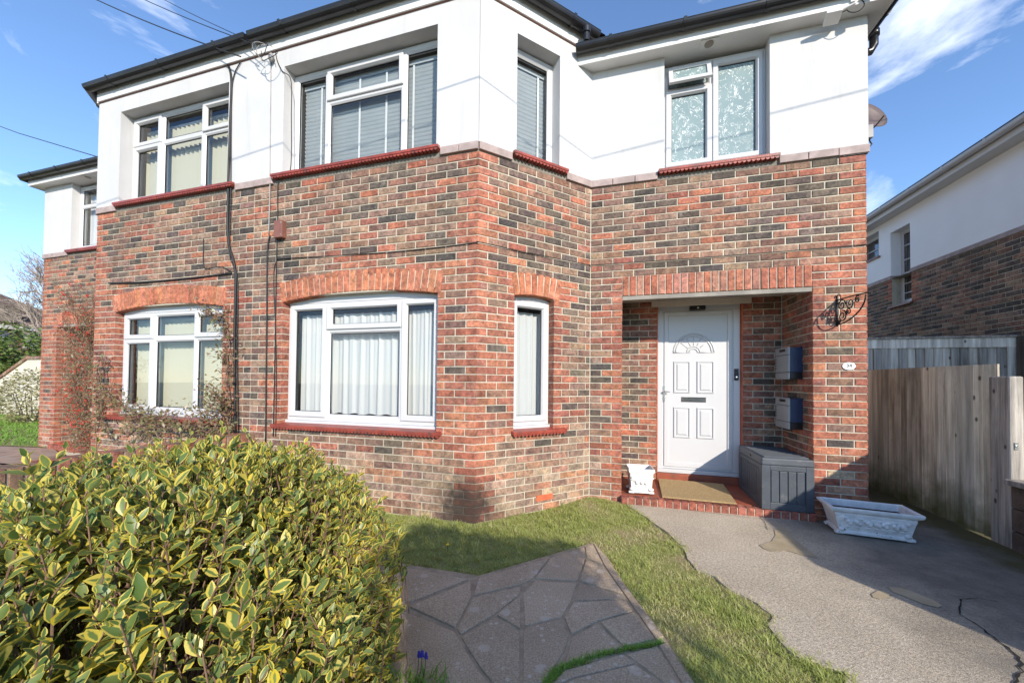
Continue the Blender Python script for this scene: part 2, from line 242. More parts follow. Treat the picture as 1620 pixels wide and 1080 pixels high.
# ------------------------------------------------------------------ builders
def wloc(o):
    v = Vector((0, 0, 0))
    while o is not None: v += o.location; o = o.parent
    return v
def tag(o, label, cat, group=None, kind=None):
    if label: o['label'] = label
    if cat: o['category'] = cat
    if group: o['group'] = group
    if kind: o['kind'] = kind
    return o
def thing(name, label, cat, loc, group=None):
    o = bpy.data.objects.new(name, None); COL.objects.link(o); o.location = loc; o.empty_display_size = .1
    return tag(o, label, cat, group)
class MB:
    mirror = None                                   # x -> mirror - x
    def __init__(s): s.v = []; s.f = []; s.c = []
    def add(s, vs, fs, col=None):
        b = len(s.v); s.v += [tuple(p) for p in vs]; s.f += [tuple(b+i for i in f) for f in fs]
        s.c += [col]*len(fs); return s
    def hexa(s, p, col=None):                       # p: 8 points, bottom 4 ccw, top 4 ccw
        return s.add(p, [(3, 2, 1, 0), (4, 5, 6, 7), (0, 1, 5, 4), (1, 2, 6, 5), (2, 3, 7, 6), (3, 0, 4, 7)], col)
    def box(s, x0, x1, y0, y1, z0, z1, col=None):
        return s.hexa([(x0, y0, z0), (x1, y0, z0), (x1, y1, z0), (x0, y1, z0), (x0, y0, z1), (x1, y0, z1), (x1, y1, z1), (x0, y1, z1)], col)
    def wbox(s, W, u0, u1, z0, z1, d0, d1, col=None):   # wall frame box, d outward
        P = W.pt
        return s.hexa([P(u0, z0, d1), P(u1, z0, d1), P(u1, z0, d0), P(u0, z0, d0), P(u0, z1, d1), P(u1, z1, d1), P(u1, z1, d0), P(u0, z1, d0)], col)
    def prism(s, poly, fn, d0, d1):                 # poly 2d ccw seen from +d ; fn(a,b,d)->point
        n = len(poly); vs = [fn(a, b, d1) for a, b in poly] + [fn(a, b, d0) for a, b in poly]
        fs = [tuple(range(n)), tuple(range(2*n-1, n-1, -1))] + [((i+1) % n, i, n+i, n+(i+1) % n) for i in range(n)]
        return s.add(vs, fs)
    def tube(s, pts, r, n=8, caps=True):
        pts = [Vector(p) for p in pts]; rs = r if isinstance(r, (list, tuple)) else [r]*len(pts)
        b = len(s.v); up = Vector((0.13, 0.21, .97)); fr = None
        for i, p in enumerate(pts):
            d = (pts[min(i+1, len(pts)-1)] - pts[max(i-1, 0)])
            if d.length < 1e-9: d = Vector((0, 0, 1))
            d.normalize()
            if fr is None: a = d.cross(up); a = a if a.length > .05 else d.cross(Vector((1, 0, 0)))
            else: a = fr - d*fr.dot(d)
            a.normalize(); fr = a; c = d.cross(a)
            for k in range(n):
                t = 2*math.pi*k/n; s.v.append(tuple(p + (a*math.cos(t) + c*math.sin(t))*rs[i]))
        nf = 0
        for i in range(len(pts)-1):
            for k in range(n):
                s.f.append((b+i*n+k, b+i*n+(k+1) % n, b+(i+1)*n+(k+1) % n, b+(i+1)*n+k)); nf += 1
        if caps: s.f.append(tuple(b+k for k in range(n-1, -1, -1))); s.f.append(tuple(b+(len(pts)-1)*n+k for k in range(n))); nf += 2
        s.c += [None]*nf; return s
    def lathe(s, prof, o, n=20, ax=(0, 0, 1)):
        ax = Vector(ax).normalized(); a = ax.orthogonal().normalized(); c = ax.cross(a); o = Vector(o); b = len(s.v)
        for r, h in prof:
            for k in range(n):
                t = 2*math.pi*k/n; s.v.append(tuple(o + ax*h + (a*math.cos(t) + c*math.sin(t))*r))
        for i in range(len(prof)-1):
            for k in range(n): s.f.append((b+i*n+k, b+i*n+(k+1) % n, b+(i+1)*n+(k+1) % n, b+(i+1)*n+k)); s.c.append(None)
        s.f.append(tuple(b+k for k in range(n-1, -1, -1))); s.f.append(tuple(b+(len(prof)-1)*n+k for k in range(n))); s.c += [None]*2; return s
    def ball(s, o, r, n=8, m=5, sq=(1, 1, 1)):
        b = len(s.v); o = Vector(o)
        for i in range(m+1):
            ph = math.pi*i/m
            for k in range(n):
                t = 2*math.pi*k/n; s.v.append((o.x+r*sq[0]*math.sin(ph)*math.cos(t), o.y+r*sq[1]*math.sin(ph)*math.sin(t), o.z+r*sq[2]*math.cos(ph)))
        for i in range(m):
            for k in range(n): s.f.append((b+i*n+k, b+(i+1)*n+k, b+(i+1)*n+(k+1) % n, b+i*n+(k+1) % n)); s.c.append(None)
        return s
    def build(s, name, mat, parent=None, smooth=False, bevel=0, kind=None, fix=False):
        V = s.v; Fc = s.f
        if MB.mirror is not None: V = [(MB.mirror-p[0], p[1], p[2]) for p in V]; Fc = [f[::-1] for f in Fc]
        if parent is not None:
            l = wloc(parent); V = [(p[0]-l.x, p[1]-l.y, p[2]-l.z) for p in V]
        me = bpy.data.meshes.new(name); me.from_pydata(V, [], Fc); me.materials.append(MATS[mat])
        if any(c is not None for c in s.c):
            at = me.attributes.new('col', 'FLOAT_COLOR', 'FACE')
            at.data.foreach_set('color', np.array([(*(c or (.5, .5, .5)), 1) for c in s.c], dtype=np.float32).ravel())
        if fix:
            bm = bmesh.new(); bm.from_mesh(me); bmesh.ops.recalc_face_normals(bm, faces=bm.faces); bm.to_mesh(me); bm.free()
        o = bpy.data.objects.new(name, me); COL.objects.link(o); o.parent = parent
        if smooth: me.polygons.foreach_set('use_smooth', [True]*len(me.polygons))
        if bevel:
            m = o.modifiers.new('bevel', 'BEVEL'); m.width = bevel; m.segments = 2; m.limit_method = 'ANGLE'
        if kind: o['kind'] = kind
        return o

class Wall:
    def __init__(s, o, U, n, L): s.o = o; s.U = U; s.n = n; s.L = L
    def pt(s, u, z, d=0): return (s.o[0]+s.U[0]*u+s.n[0]*d, s.o[1]+s.U[1]*u+s.n[1]*d, z)
def rects(L, z0, z1, ops):                          # cells of [0,L]x[z0,z1] not covered by openings
    us = sorted({0, L, *[min(max(v, 0), L) for o in ops for v in (o[0], o[1])]}); zs = sorted({z0, z1, *[min(max(v, z0), z1) for o in ops for v in (o[2], o[3])]})
    for a, b in zip(us, us[1:]):
        run = None
        for c, d in zip(zs, zs[1:]):
            m = ((a+b)/2, (c+d)/2); hole = any(o[0] < m[0] < o[1] and o[2] < m[1] < o[3] for o in ops)
            if hole:
                if run: yield (a, b, *run)
                run = None
            else: run = (run[0], d) if run else (c, d)
        if run: yield (a, b, *run)
def wall_sheet(mb, W, z0, z1, ops, d, th):          # wall slab with openings and their reveals
    P = W.pt
    for a, b, c, e in rects(W.L, z0, z1, ops):
        mb.add([P(a, c, d), P(b, c, d), P(b, e, d), P(a, e, d)], [(0, 1, 2, 3)]); mb.add([P(a, c, d-th), P(b, c, d-th), P(b, e, d-th), P(a, e, d-th)], [(3, 2, 1, 0)])
    for u0, u1, a, b in ops:
        a = max(a, z0); b = min(b, z1)
        q = [(u0, a), (u1, a), (u1, b), (u0, b)]
        for i in range(4):
            (ua, za), (ub, zb) = q[i], q[(i+1) % 4]
            if za == zb and (za <= z0+1e-6 or za >= z1-1e-6): continue       # opening runs on past this sheet
            mb.add([P(ua, za, d), P(ub, zb, d), P(ub, zb, d-th), P(ua, za, d-th)], [(0, 1, 2, 3)])
    mb.add([P(0, z0, d), P(0, z1, d), P(0, z1, d-th), P(0, z0, d-th)], [(0, 1, 2, 3)]); mb.add([P(W.L, z0, d), P(W.L, z1, d), P(W.L, z1, d-th), P(W.L, z0, d-th)], [(3, 2, 1, 0)])
    mb.add([P(0, z1, d), P(W.L, z1, d), P(W.L, z1, d-th), P(0, z1, d-th)], [(0, 1, 2, 3)])

# bricks ------------------------------------------------------------
_T = [(-1, -1), (1, -1), (1, 1), (-1, 1)]
def brick_geo(l, h, dp, ch=.0045):                  # local x along wall, y depth (front at y=0, outward = -y), z up
    v = [(a*(l/2-ch), 0, b*(h/2-ch)) for a, b in _T] + [(a*l/2, ch, b*h/2) for a, b in _T] + [(a*l/2, dp, b*h/2) for a, b in _T]
    f = [(0, 1, 2, 3)] + [(i, 4+i, 4+(i+1) % 4, (i+1) % 4) for i in range(4)] + [(4+i, 8+i, 8+(i+1) % 4, 4+(i+1) % 4) for i in range(4)]
    return v, f
ORANGE = [(.44, .140, .062), (.47, .158, .070), (.40, .122, .056), (.43, .150, .075)]
REDS = [(.36, .115, .060), (.375, .130, .068), (.31, .100, .058), (.335, .122, .074), (.39, .145, .074), (.30, .108, .070)]
BROWN = [(.245, .140, .095), (.27, .165, .112), (.205, .120, .088), (.29, .182, .122), (.235, .122, .082), (.255, .166, .122), (.28, .140, .095), (.185, .108, .082), (.31, .200, .138), (.225, .136, .105), (.25, .155, .11)]
DARK = [(.105, .086, .074), (.128, .102, .085), (.092, .078, .070), (.148, .115, .092), (.122, .094, .075)]
PINK = [(.38, .215, .140), (.36, .25, .170), (.40, .19, .105), (.32, .225, .155), (.38, .285, .20), (.29, .195, .145)]
def jit(c, s=.16):
    k = 1+random.uniform(-s, s); return tuple(max(.01, x*k*(1+random.uniform(-.06, .06))) for x in c)
def field_col(z, low=None):
    r = random.random()
    if low is not None and z < low and r < .8: return jit(random.choice(PINK))
    if r < .25: return jit(random.choice(DARK))
    if r < .43: return jit(random.choice(REDS))
    return jit(random.choice(BROWN))
class Bricks:
    def __init__(s): s.rec = []                     # (point, U, n, l, h, dp, col, roll)
    def put(s, W, u0, u1, z0, z1, col, dp=.05, d=0, roll=0):
        p = W.pt((u0+u1)/2, (z0+z1)/2, d+random.uniform(-.0016, .0016)); s.rec.append((p, W.U, W.n, u1-u0, z1-z0, dp, col, roll))
    def lay(s, W, k0, k1, ops, anchor, quoin=(False, False), spans=(), low=None, par=0, zone=None, redp=1.0, ends=(0, 0), ztop=3.6):
        last = {}
        for k in range(k0, k1):
            zc = ztop-.075*(k+.5); z0, z1 = zc-.0325, zc+.0325
            bl = sorted([(o[0], o[1]) for o in ops if o[2] < zc < o[3]])
            sp = []; a = 0; ja = quoin[0]
            for b0, b1 in bl:
                if b0 > a+.01: sp.append((a, b0, ja, True))
                a = max(a, b1); ja = True
            if a < W.L-.01: sp.append((a, W.L, ja, quoin[1]))
            for a, b, qa, qb in sp:
                an = anchor
                for s0, s1, v in spans:
                    if a >= s0-.01 and b <= s1+.01: an = v
                off = an+(.1125 if (k+par) % 2 else 0); i0 = math.ceil((a+.045-off)/.225); cuts = [a]
                while off+.225*i0 < b-.045: cuts.append(off+.225*i0); i0 += 1
                cuts.append(b)
                for i in range(len(cuts)-1):
                    l = cuts[i]+(.005 if i else (0 if qa else .004)); r = cuts[i+1]-(.005 if i < len(cuts)-2 else (0 if qb else .004))
                    first = i == 0 and qa; fin = i == len(cuts)-2 and qb; jamb = first or fin
                    col = jit(random.choice(REDS)) if jamb and random.random() < redp else field_col(zc, low)
                    if zone and not jamb:
                        zz = zone((l+r)/2, zc)
                        if zz: col = jit(random.choice(zz))
                    s.put(W, l+random.uniform(0, .0015), r-random.uniform(0, .0015), z0+random.uniform(-.001, .001), z1+random.uniform(-.0015, .001), col, .1025 if jamb else .05)
    def finish(s, parent, n_obj=300, name='brick', arch=()):
        def score(r):
            p = np.array(r[0]); 
            if MB.mirror is not None: p[0] = MB.mirror-p[0]
            n = np.array([r[2][0]*(-1 if MB.mirror is not None else 1), r[2][1], 0.]); d = p-CAM; L = np.linalg.norm(d); z = d@_f
            if z < .2: return 0
            x = CX+F_PX*(d@_r)/z; y = CY-F_PX*(d@_u)/z; c = -(d@n)/L
            return 0 if c <= 0 or not (-10 < x < 1630 and -10 < y < 1090) else r[3]*r[4]*c/(L*L)
        recs = sorted(s.rec, key=score, reverse=True); base = wloc(parent); meshes = {}
        def place(r):
            p, U, n = r[0], r[1], r[2]
            if MB.mirror is not None: p = (MB.mirror-p[0], p[1], p[2]); n = (-n[0], n[1])
            ux = Vector((-n[1], n[0], 0))            # x axis to the right when looking at the face
            return Matrix(((ux.x, -n[0], 0, p[0]-base.x), (ux.y, -n[1], 0, p[1]-base.y), (0, 0, 1, p[2]-base.z), (0, 0, 0, 1))) @ Matrix.Rotation(r[7]*(-1 if MB.mirror is not None else 1), 4, 'Y')
        def obj(r, nm):
            key = (round(r[3]*400), round(r[4]*400), r[5])
            if key not in meshes:
                v, f = brick_geo(key[0]/400, key[1]/400, r[5]); me = bpy.data.meshes.new(nm); me.from_pydata(v, [], f); me.materials.append(MATS['brick_piece']); meshes[key] = me
            o = bpy.data.objects.new(nm, meshes[key]); COL.objects.link(o); o.parent = parent; M = place(r); o.matrix_local = M; o.color = (*r[6], 1); o.scale = (r[3]/(key[0]/400), 1, r[4]/(key[1]/400))
        for r in recs[:n_obj]: obj(r, name)
        for r in arch: obj(r, 'arch_brick')
        V, Fs, C = [], [], []
        for r in recs[n_obj:]:
            M = place(r); v, f = brick_geo(r[3], r[4], r[5]); b = len(V); V += [tuple(M @ Vector(p)) for p in v]; Fs += [tuple(b+i for i in q) for q in f]; C += [(*r[6], 1)]*len(f)
        if V:
            me = bpy.data.meshes.new('brickwork'); me.from_pydata(V, [], Fs); me.materials.append(MATS['brick_mass']); at = me.attributes.new('col', 'FLOAT_COLOR', 'FACE'); at.data.foreach_set('color', np.array(C, dtype=np.float32).ravel())
            o = bpy.data.objects.new('brickwork', me); COL.objects.link(o); o.parent = parent; o['kind'] = 'stuff'
def arch_recs(W, u0, u1, zs, rise, h, cnt, out=.003):
    w = u1-u0; rr = (w*w/4+rise*rise)/(2*rise); uc = (u0+u1)/2; zc = zs+rise-rr; a0 = math.asin(w/2/rr); rec = []
    for i in range(cnt):
        a = -a0+2*a0*(i+.5)/cnt; rm = rr+h/2; p = W.pt(uc+rm*math.sin(a), zc+rm*math.cos(a), out+random.uniform(-.001, .001))
        rec.append((p, W.U, W.n, 2*a0*rm/cnt-.012, h-.006, .10, jit(random.choice(ORANGE), .10), a))
    return rec

# leaves ------------------------------------------------------------
_st = [(0, 0.02), (.18, .55), (.42, 1.0), (.68, .82), (.88, .38), (1, .02)]
LT = []; LM = []
for x, w in _st:
    for sgn, m in ((-1, 1.0), (-.55, .45), (0, 0.0), (.55, .45), (1, 1.0)):
        LT.append((x, sgn*w*.5, .10*abs(sgn)*w*.5-.12*x*x)); LM.append(max(m if w > .05 else 1, 0 if x < .85 else (x-.85)*6))
LT = np.array(LT); LM = np.clip(np.array(LM), 0, 1)
LF = np.array([(i*5+j, i*5+j+1, (i+1)*5+j+1, (i+1)*5+j) for i in range(5) for j in range(4)])
QT = np.array([(0, 0, 0), (.45, -.32, .03), (1, 0, -.05), (.45, .32, .03)]); QM = np.array([.3, .9, .9, .9]); QF = np.array([(0, 1, 2, 3)])
GT = np.array([(0, -.5, 0), (0, .5, 0), (.55, .38, 0), (.55, -.38, 0), (1, 0, 0)]); GM = np.array([0, 0, .5, .5, 1.]); GF_ = [(0, 1, 2, 3), (3, 2, 4, 4)]
def leaf_mesh(name, mat, pos, dirs, nrm, length, width, rnd, dark, parent, tpl='leaf', kind='stuff', smooth=True):
    T, M, Fq = {'leaf': (LT, LM, LF), 'quad': (QT, QM, QF)}[tpl]
    pos, dirs, nrm = (np.asarray(a, float) for a in (pos, dirs, nrm)); N = len(pos)
    d = dirs/np.linalg.norm(dirs, axis=1, keepdims=True); s = np.cross(nrm, d); s /= np.linalg.norm(s, axis=1, keepdims=True)+1e-9; n = np.cross(d, s)
    L = np.asarray(length)[:, None, None]; Wd = np.asarray(width)[:, None, None]
    V = pos[:, None, :]+d[:, None, :]*T[None, :, 0:1]*L+s[:, None, :]*T[None, :, 1:2]*Wd+n[:, None, :]*T[None, :, 2:3]*L
    k = len(T); base = np.array(wloc(parent)) if parent else np.zeros(3); V = (V-base).reshape(-1, 3)
    F = (Fq[None]+(np.arange(N)*k)[:, None, None]).reshape(-1, 4)
    me = bpy.data.meshes.new(name); me.vertices.add(len(V)); me.vertices.foreach_set('co', V.astype(np.float32).ravel())
    me.loops.add(F.size); me.loops.foreach_set('vertex_index', F.astype(np.int32).ravel()); me.polygons.add(len(F)); me.polygons.foreach_set('loop_start', np.arange(0, F.size, 4, dtype=np.int32))
    me.update(calc_edges=True); me.materials.append(MATS[mat])
    at = me.attributes.new('lc', 'FLOAT_COLOR', 'POINT'); c = np.ones((N, k, 4), np.float32); c[:, :, 0] = M[None]; c[:, :, 1] = np.asarray(rnd)[:, None]; c[:, :, 2] = np.asarray(dark)[:, None]; at.data.foreach_set('color', c.ravel())
    if smooth: me.polygons.foreach_set('use_smooth', [True]*len(me.polygons))
    o = bpy.data.objects.new(name, me); COL.objects.link(o); o.parent = parent
    if kind: o['kind'] = kind
    return o
def blades(name, mat, pos, h, w, rnd, straw, parent=None, kind='stuff'):
    N = len(pos); a = rng.uniform(0, 2*math.pi, N); lean = rng.uniform(.1, .9, N)
    up = np.stack([np.cos(a)*lean, np.sin(a)*lean, np.ones(N)], 1); up /= np.linalg.norm(up, axis=1, keepdims=True); s = np.stack([-np.sin(a), np.cos(a), np.zeros(N)], 1); b = np.stack([np.cos(a), np.sin(a), -np.ones(N)*.5], 1)
    T = GT; V = pos[:, None, :]+up[:, None, :]*(T[None, :, 0:1]*h[:, None, None])+s[:, None, :]*(T[None, :, 1:2]*w[:, None, None])+b[:, None, :]*((T[None, :, 0:1]**2)*h[:, None, None]*.45)
    base = np.array(wloc(parent)) if parent else np.zeros(3); V = (V-base).reshape(-1, 3); me = bpy.data.meshes.new(name)
    idx = np.arange(N)*5; F = np.stack([idx, idx+1, idx+2, idx+3], 1); F3 = np.stack([idx+3, idx+2, idx+4], 1)
    li = np.concatenate([F.ravel(), F3.ravel()]); ls = np.concatenate([np.arange(N)*4, N*4+np.arange(N)*3])
    me.vertices.add(len(V)); me.vertices.foreach_set('co', V.astype(np.float32).ravel()); me.loops.add(len(li)); me.loops.foreach_set('vertex_index', li.astype(np.int32)); me.polygons.add(2*N); me.polygons.foreach_set('loop_start', ls.astype(np.int32)); me.update(calc_edges=True)
    me.materials.append(MATS[mat]); at = me.attributes.new('lc', 'FLOAT_COLOR', 'POINT'); c = np.ones((N, 5, 4), np.float32); c[:, :, 0] = GM[None]; c[:, :, 1] = straw[:, None]; c[:, :, 2] = 0; at.data.foreach_set('color', c.ravel())
    o = bpy.data.objects.new(name, me); COL.objects.link(o); o.parent = parent; o['kind'] = kind; return o
def in_poly(P, poly):
    x, y = P[:, 0], P[:, 1]; ins = np.zeros(len(P), bool); n = len(poly)
    for i in range(n):
        (x0, y0), (x1, y1) = poly[i], poly[(i+1) % n]; c = ((y0 > y) != (y1 > y)); ins ^= c & (x < (x1-x0)*(y-y0)/((y1-y0) if y1 != y0 else 1e-9)+x0)
    return ins
def sheet(name, poly, z, mat, parent=None, th=.0, kind='structure'):
    mb = MB(); zf = z if callable(z) else (lambda x, y: z)
    if th: mb.prism(poly, lambda a, b, d: (a, b, zf(a, b)+d), -th, 0)
    else: mb.add([(a, b, zf(a, b)) for a, b in poly], [tuple(range(len(poly)))])
    return mb.build(name, mat, parent, kind=kind, fix=bool(th))

# ------------------------------------------------------------------ ground setting
sheet('ground', [(-120, -90), (120, -90), (120, 120), (-120, 120)], -.06, 'ground_soil')
sheet('road', [(-120, -16), (120, -16), (120, -9.5), (-120, -9.5)], -.045, 'asphalt')
PXC = lambda L, o=(580, 760), k=2.4545: [(o[0]+x/k, o[1]+y/k) for x, y in L]
def gpoly(px, z): return [tuple(on_ground(x, y, z)[:2]) for x, y in px]

# ------------------------------------------------------------------ windows
S2 = math.sqrt(.5)
WA = Wall((0, 0), (1, 0), (0, -1), 2.61)
WS = Wall((-1.01, -1.01), (S2, S2), (S2, -S2), 1.01/S2)
WF = Wall((-3.82, -1.01), (1, 0), (0, -1), 2.81)
WSIDE = Wall((2.61, 0), (0, 1), (1, 0), 8.0)
WPB = Wall((.351, .70), (1, 0), (0, -1), 1.812)
WPR = Wall((2.163, .70), (0, -1), (-1, 0), .70)
WPL = Wall((.351, 0), (0, 1), (1, 0), .70)
def fx(X): return X+3.82                             # world x to WF u

def sub(W, a, b): p = W.pt(a, 0); return Wall((p[0], p[1]), W.U, W.n, b-a)
def ring(mb, W, u0, u1, z0, z1, prof, close=True):  # stepped ring: prof = [(inset, d)...]
    P = W.pt; b = len(mb.v)
    for ins, d in prof:
        for u, z in ((u0+ins, z0+ins), (u1-ins, z0+ins), (u1-ins, z1-ins), (u0+ins, z1-ins)): mb.v.append(P(u, z, d))
    for i in range(len(prof)-1):
        for k in range(4): mb.f.append((b+4*i+k, b+4*i+(k+1) % 4, b+4*i+4+(k+1) % 4, b+4*i+4+k)); mb.c.append(None)
    if close: mb.f.append(tuple(b+4*(len(prof)-1)+k for k in range(4))); mb.c.append(None)
def window(W, parent, u0, u1, z0, z1, rec, cols, glass='glass', fw=.052, openout=None):
    fr = MB(); gk = MB(); sash = []; panes = []
    fr.wbox(W, u0, u1, z1-fw, z1, -rec-.065, -rec); fr.wbox(W, u0, u1, z0, z0+fw+.012, -rec-.065, -rec)
    fr.wbox(W, u0, u0+fw, z0+fw+.012, z1-fw, -rec-.065, -rec); fr.wbox(W, u1-fw, u1, z0+fw+.012, z1-fw, -rec-.065, -rec)
    fr.wbox(W, u0-.0, u1+.0, z0-.032, z0-.001, -rec-.06, -rec+.035)
    edges = [u0+fw]+[c[0] for c in cols[:-1]]+[u1-fw]; mw = .026; zt, zb = z1-fw, z0+fw+.012
    for i, (ub, rows) in enumerate(cols):
        a = edges[i]+(mw if i else 0); b = edges[i+1]-(mw if i < len(cols)-1 else 0)
        if i < len(cols)-1: fr.wbox(W, edges[i+1]-mw, edges[i+1]+mw, zb, zt, -rec-.062, -rec-.002)
        zz = [zt]+[r[0] for r in rows[:-1]]+[zb]
        for j, (zl, kind) in enumerate(rows):
            t = zz[j]-(mw if j else 0); bt = zz[j+1]+(mw if j < len(rows)-1 else 0)
            if j < len(rows)-1: fr.wbox(W, a, b, zz[j+1]-mw, zz[j+1]+mw, -rec-.060, -rec-.004)
            if kind == 'open':
                m = MB(); ring(m, W, a-.022, b+.022, bt-.022, t+.022, [(0, -rec-.02), (0, -rec+.014), (.006, -rec+.018), (.046, -rec+.018), (.060, -rec-.004), (.060, -rec-.02)], False); sash.append(m); ins = .060-.022
            else:
                m = MB(); ring(m, W, a, b, bt, t, [(0, -rec-.004), (.016, -rec-.018), (.016, -rec-.03)], False); fr.v += [] ; bb = len(fr.v); fr.v += m.v; fr.f += [tuple(bb+i_ for i_ in f) for f in m.f]; fr.c += m.c; ins = .016
            a2, b2, c2, d2 = a+ins, b-ins, bt+ins, t-ins
            ring(gk, W, a2, b2, c2, d2, [(0, -rec-.017), (.005, -rec-.017), (.005, -rec-.028)], False)
            pm = MB(); pm.wbox(W, a2-.002, b2+.002, c2-.002, d2+.002, -rec-.030, -rec-.025); panes.append((pm, glass))
    o = fr.build('window', 'upvc', parent, bevel=.003)
    for m in sash: m.build('sash', 'upvc', o)
    for m, g in panes: m.build('pane', g, o)
    gk.build('gasket', 'gasket', o)
    return o
def sill(W, parent, u0, u1, ztop, out, rec=.12, n=None):
    mb = MB(); P = W.pt; n = n or int((u1-u0)/.042); s = (u1-u0)/n
    prof = [(-rec, ztop+.014), (out, ztop-.010), (out, ztop-.036), (-.005, ztop-.036), (-rec, ztop-.036)]
    b = len(mb.v)
    for u in (u0, u1):
        for d, z in prof: mb.v.append(P(u, z, d))
    m = len(prof); mb.f += [(b+i, b+m+i, b+m+(i+1) % m, b+(i+1) % m)[::-1] for i in range(m)]+[tuple(b+i for i in range(m)), tuple(b+m+i for i in range(m-1, -1, -1))]; mb.c += [None]*(m+2)
    o = mb.build('sill', 'clay_red', parent, fix=True)
    sc = MB()
    for i in range(n):                              # scalloped underside of the lower creasing tiles
        a = u0+.006+(u1-u0-.012)*(i+.5)/n; pts = [(a+math.cos(t)*s*.49, ztop-.0355+math.sin(t)*.026) for t in [math.pi+math.pi*k/5 for k in range(6)]]
        sc.prism(pts, P_fn(W), -.01, out-.006)
    sc.build('scalloped_edge', 'clay_red', o, fix=True); return o
def P_fn(W): return lambda a, b, d: W.pt(a, b, d)

def gutter(path, parent, r=.058, mat='gutter_black', brackets=True, closed=True):
    mb = MB(); th = .004; n = 10; prof = [(math.cos(math.pi+math.pi*k/n)*r, math.sin(math.pi+math.pi*k/n)*r) for k in range(n+1)]
    prof = [(-r-.004, .008)]+prof+[(r+.004, .008)]; inner = [(x*(1-th/r), y*(1-th/r)+(.0 if abs(y) < .01 else th*.2)) for x, y in prof][::-1]; pr = prof+inner; m = len(pr)
    pts = [Vector(p) for p in path]; b = len(mb.v)
    for i, p in enumerate(pts):
        d0 = (p-pts[i-1]).normalized() if i else None; d1 = (pts[i+1]-p).normalized() if i < len(pts)-1 else None
        if d0 is None: side = d1.cross(Vector((0, 0, 1))).normalized(); k = 1
        elif d1 is None: side = d0.cross(Vector((0, 0, 1))).normalized(); k = 1
        else:
            s0 = d0.cross(Vector((0, 0, 1))).normalized(); s1 = d1.cross(Vector((0, 0, 1))).normalized(); side = (s0+s1).normalized(); k = 1/side.dot(s0)
        for x, z in pr: mb.v.append(tuple(p+side*x*k+Vector((0, 0, z))))
    for i in range(len(pts)-1):
        for k in range(m): mb.f.append((b+i*m+k, b+i*m+(k+1) % m, b+(i+1)*m+(k+1) % m, b+(i+1)*m+k)); mb.c.append(None)
    for e in (0, len(pts)-1): mb.f.append(tuple(b+e*m+k for k in range(m//2))); mb.c.append(None)
    g = mb.build('gutter', mat, parent, smooth=False, fix=True)
    if brackets:
        for i in range(len(pts)-1):
            L = (pts[i+1]-pts[i]).length; nb = max(1, int(L/.72)); d = (pts[i+1]-pts[i]).normalized(); sd_ = d.cross(Vector((0, 0, 1))).normalized()
            for q in range(nb):
                c = pts[i]+d*L*(q+.5)/nb; bk = MB(); R_ = r+.006
                ar = [(math.cos(math.pi+math.pi*k/10)*R_, math.sin(math.pi+math.pi*k/10)*R_) for k in range(11)]; ar = [(-R_-.006, .016)]+ar+[(R_+.006, .016)]; inn = [(x*.90, y*.90) for x, y in ar][::-1]
                bk.prism(ar+inn, lambda a, z, e, c=c, d=d, sd_=sd_: tuple(c+sd_*a+d*e+Vector((0, 0, z))), -.016, .016); bk.build('bracket', mat, g, fix=True)
    return g

def venetian(name, label, W, u0, u1, z0, z1, d, tapes, group=None):
    MB_m = MB.mirror; t = thing(name, label, 'blind', W.pt((u0+u1)/2, z0, d), group)
    s = MB(); n = int((z1-z0-.05)/.046); P = W.pt
    for i in range(n):
        z = z0+.03+(z1-z0-.06)*i/n; pr = [(-.014, -.023), (.002, .002), (.012, .024), (.0145, .0235), (.0045, .001), (-.0115, -.0235)]
        s.v += [P(u, z+dz, d+dd) for u in (u0, u1) for dd, dz in pr]; b = len(s.v)-12
        s.f += [(b+k, b+(k+1) % 6, b+6+(k+1) % 6, b+6+k) for k in range(6)]; s.c += [None]*6
    s.build('slat_stack', 'slat_grey', t, kind='stuff', fix=True)
    h = MB(); h.wbox(W, u0, u1, z1-.05, z1, d-.03, d+.03); h.build('head_rail', 'slat_grey', t)
    for u in tapes: m = MB(); m.wbox(W, u-.012, u+.012, z0, z1-.05, d+.024, d+.026); m.build('ladder_tape', 'tape_white', t)
    return t
def curtain(name, label, W, u0, u1, z0, z1, d, mat, amp=.018, period=.11, group=None, flare=.2, cat='curtain'):
    t = MB(); n = int((u1-u0)/.008); rows = 9; P = W.pt; folds = []; u = u0-.1
    while u < u1+.1: u += period*random.uniform(.35, 1.5); folds.append((u, random.uniform(.012, .032), random.uniform(.5, 1.3), random.uniform(-.02, .02)))
    for j in range(rows+1):
        f = j/rows; z = z1+(z0-z1)*f
        for i in range(n+1):
            u = u0+(u1-u0)*i/n; w = sum(h*math.exp(-((u-c-s*f)/wd)**2) for c, wd, h, s in folds if abs(u-c) < .12); w2 = .25*math.sin(u*95+2*math.sin(u*13))*(1-f*.8)
            t.v.append(P(u, z+(.008*math.sin(u*31) if j == rows else 0), d+amp*1.5*(w+w2)))
    for j in range(rows):
        for i in range(n): k = j*(n+1)+i; t.f.append((k, k+1, k+n+2, k+n+1)); t.c.append(None)
    o = t.build(name, mat, None, smooth=True); return tag(o, label, cat, group)
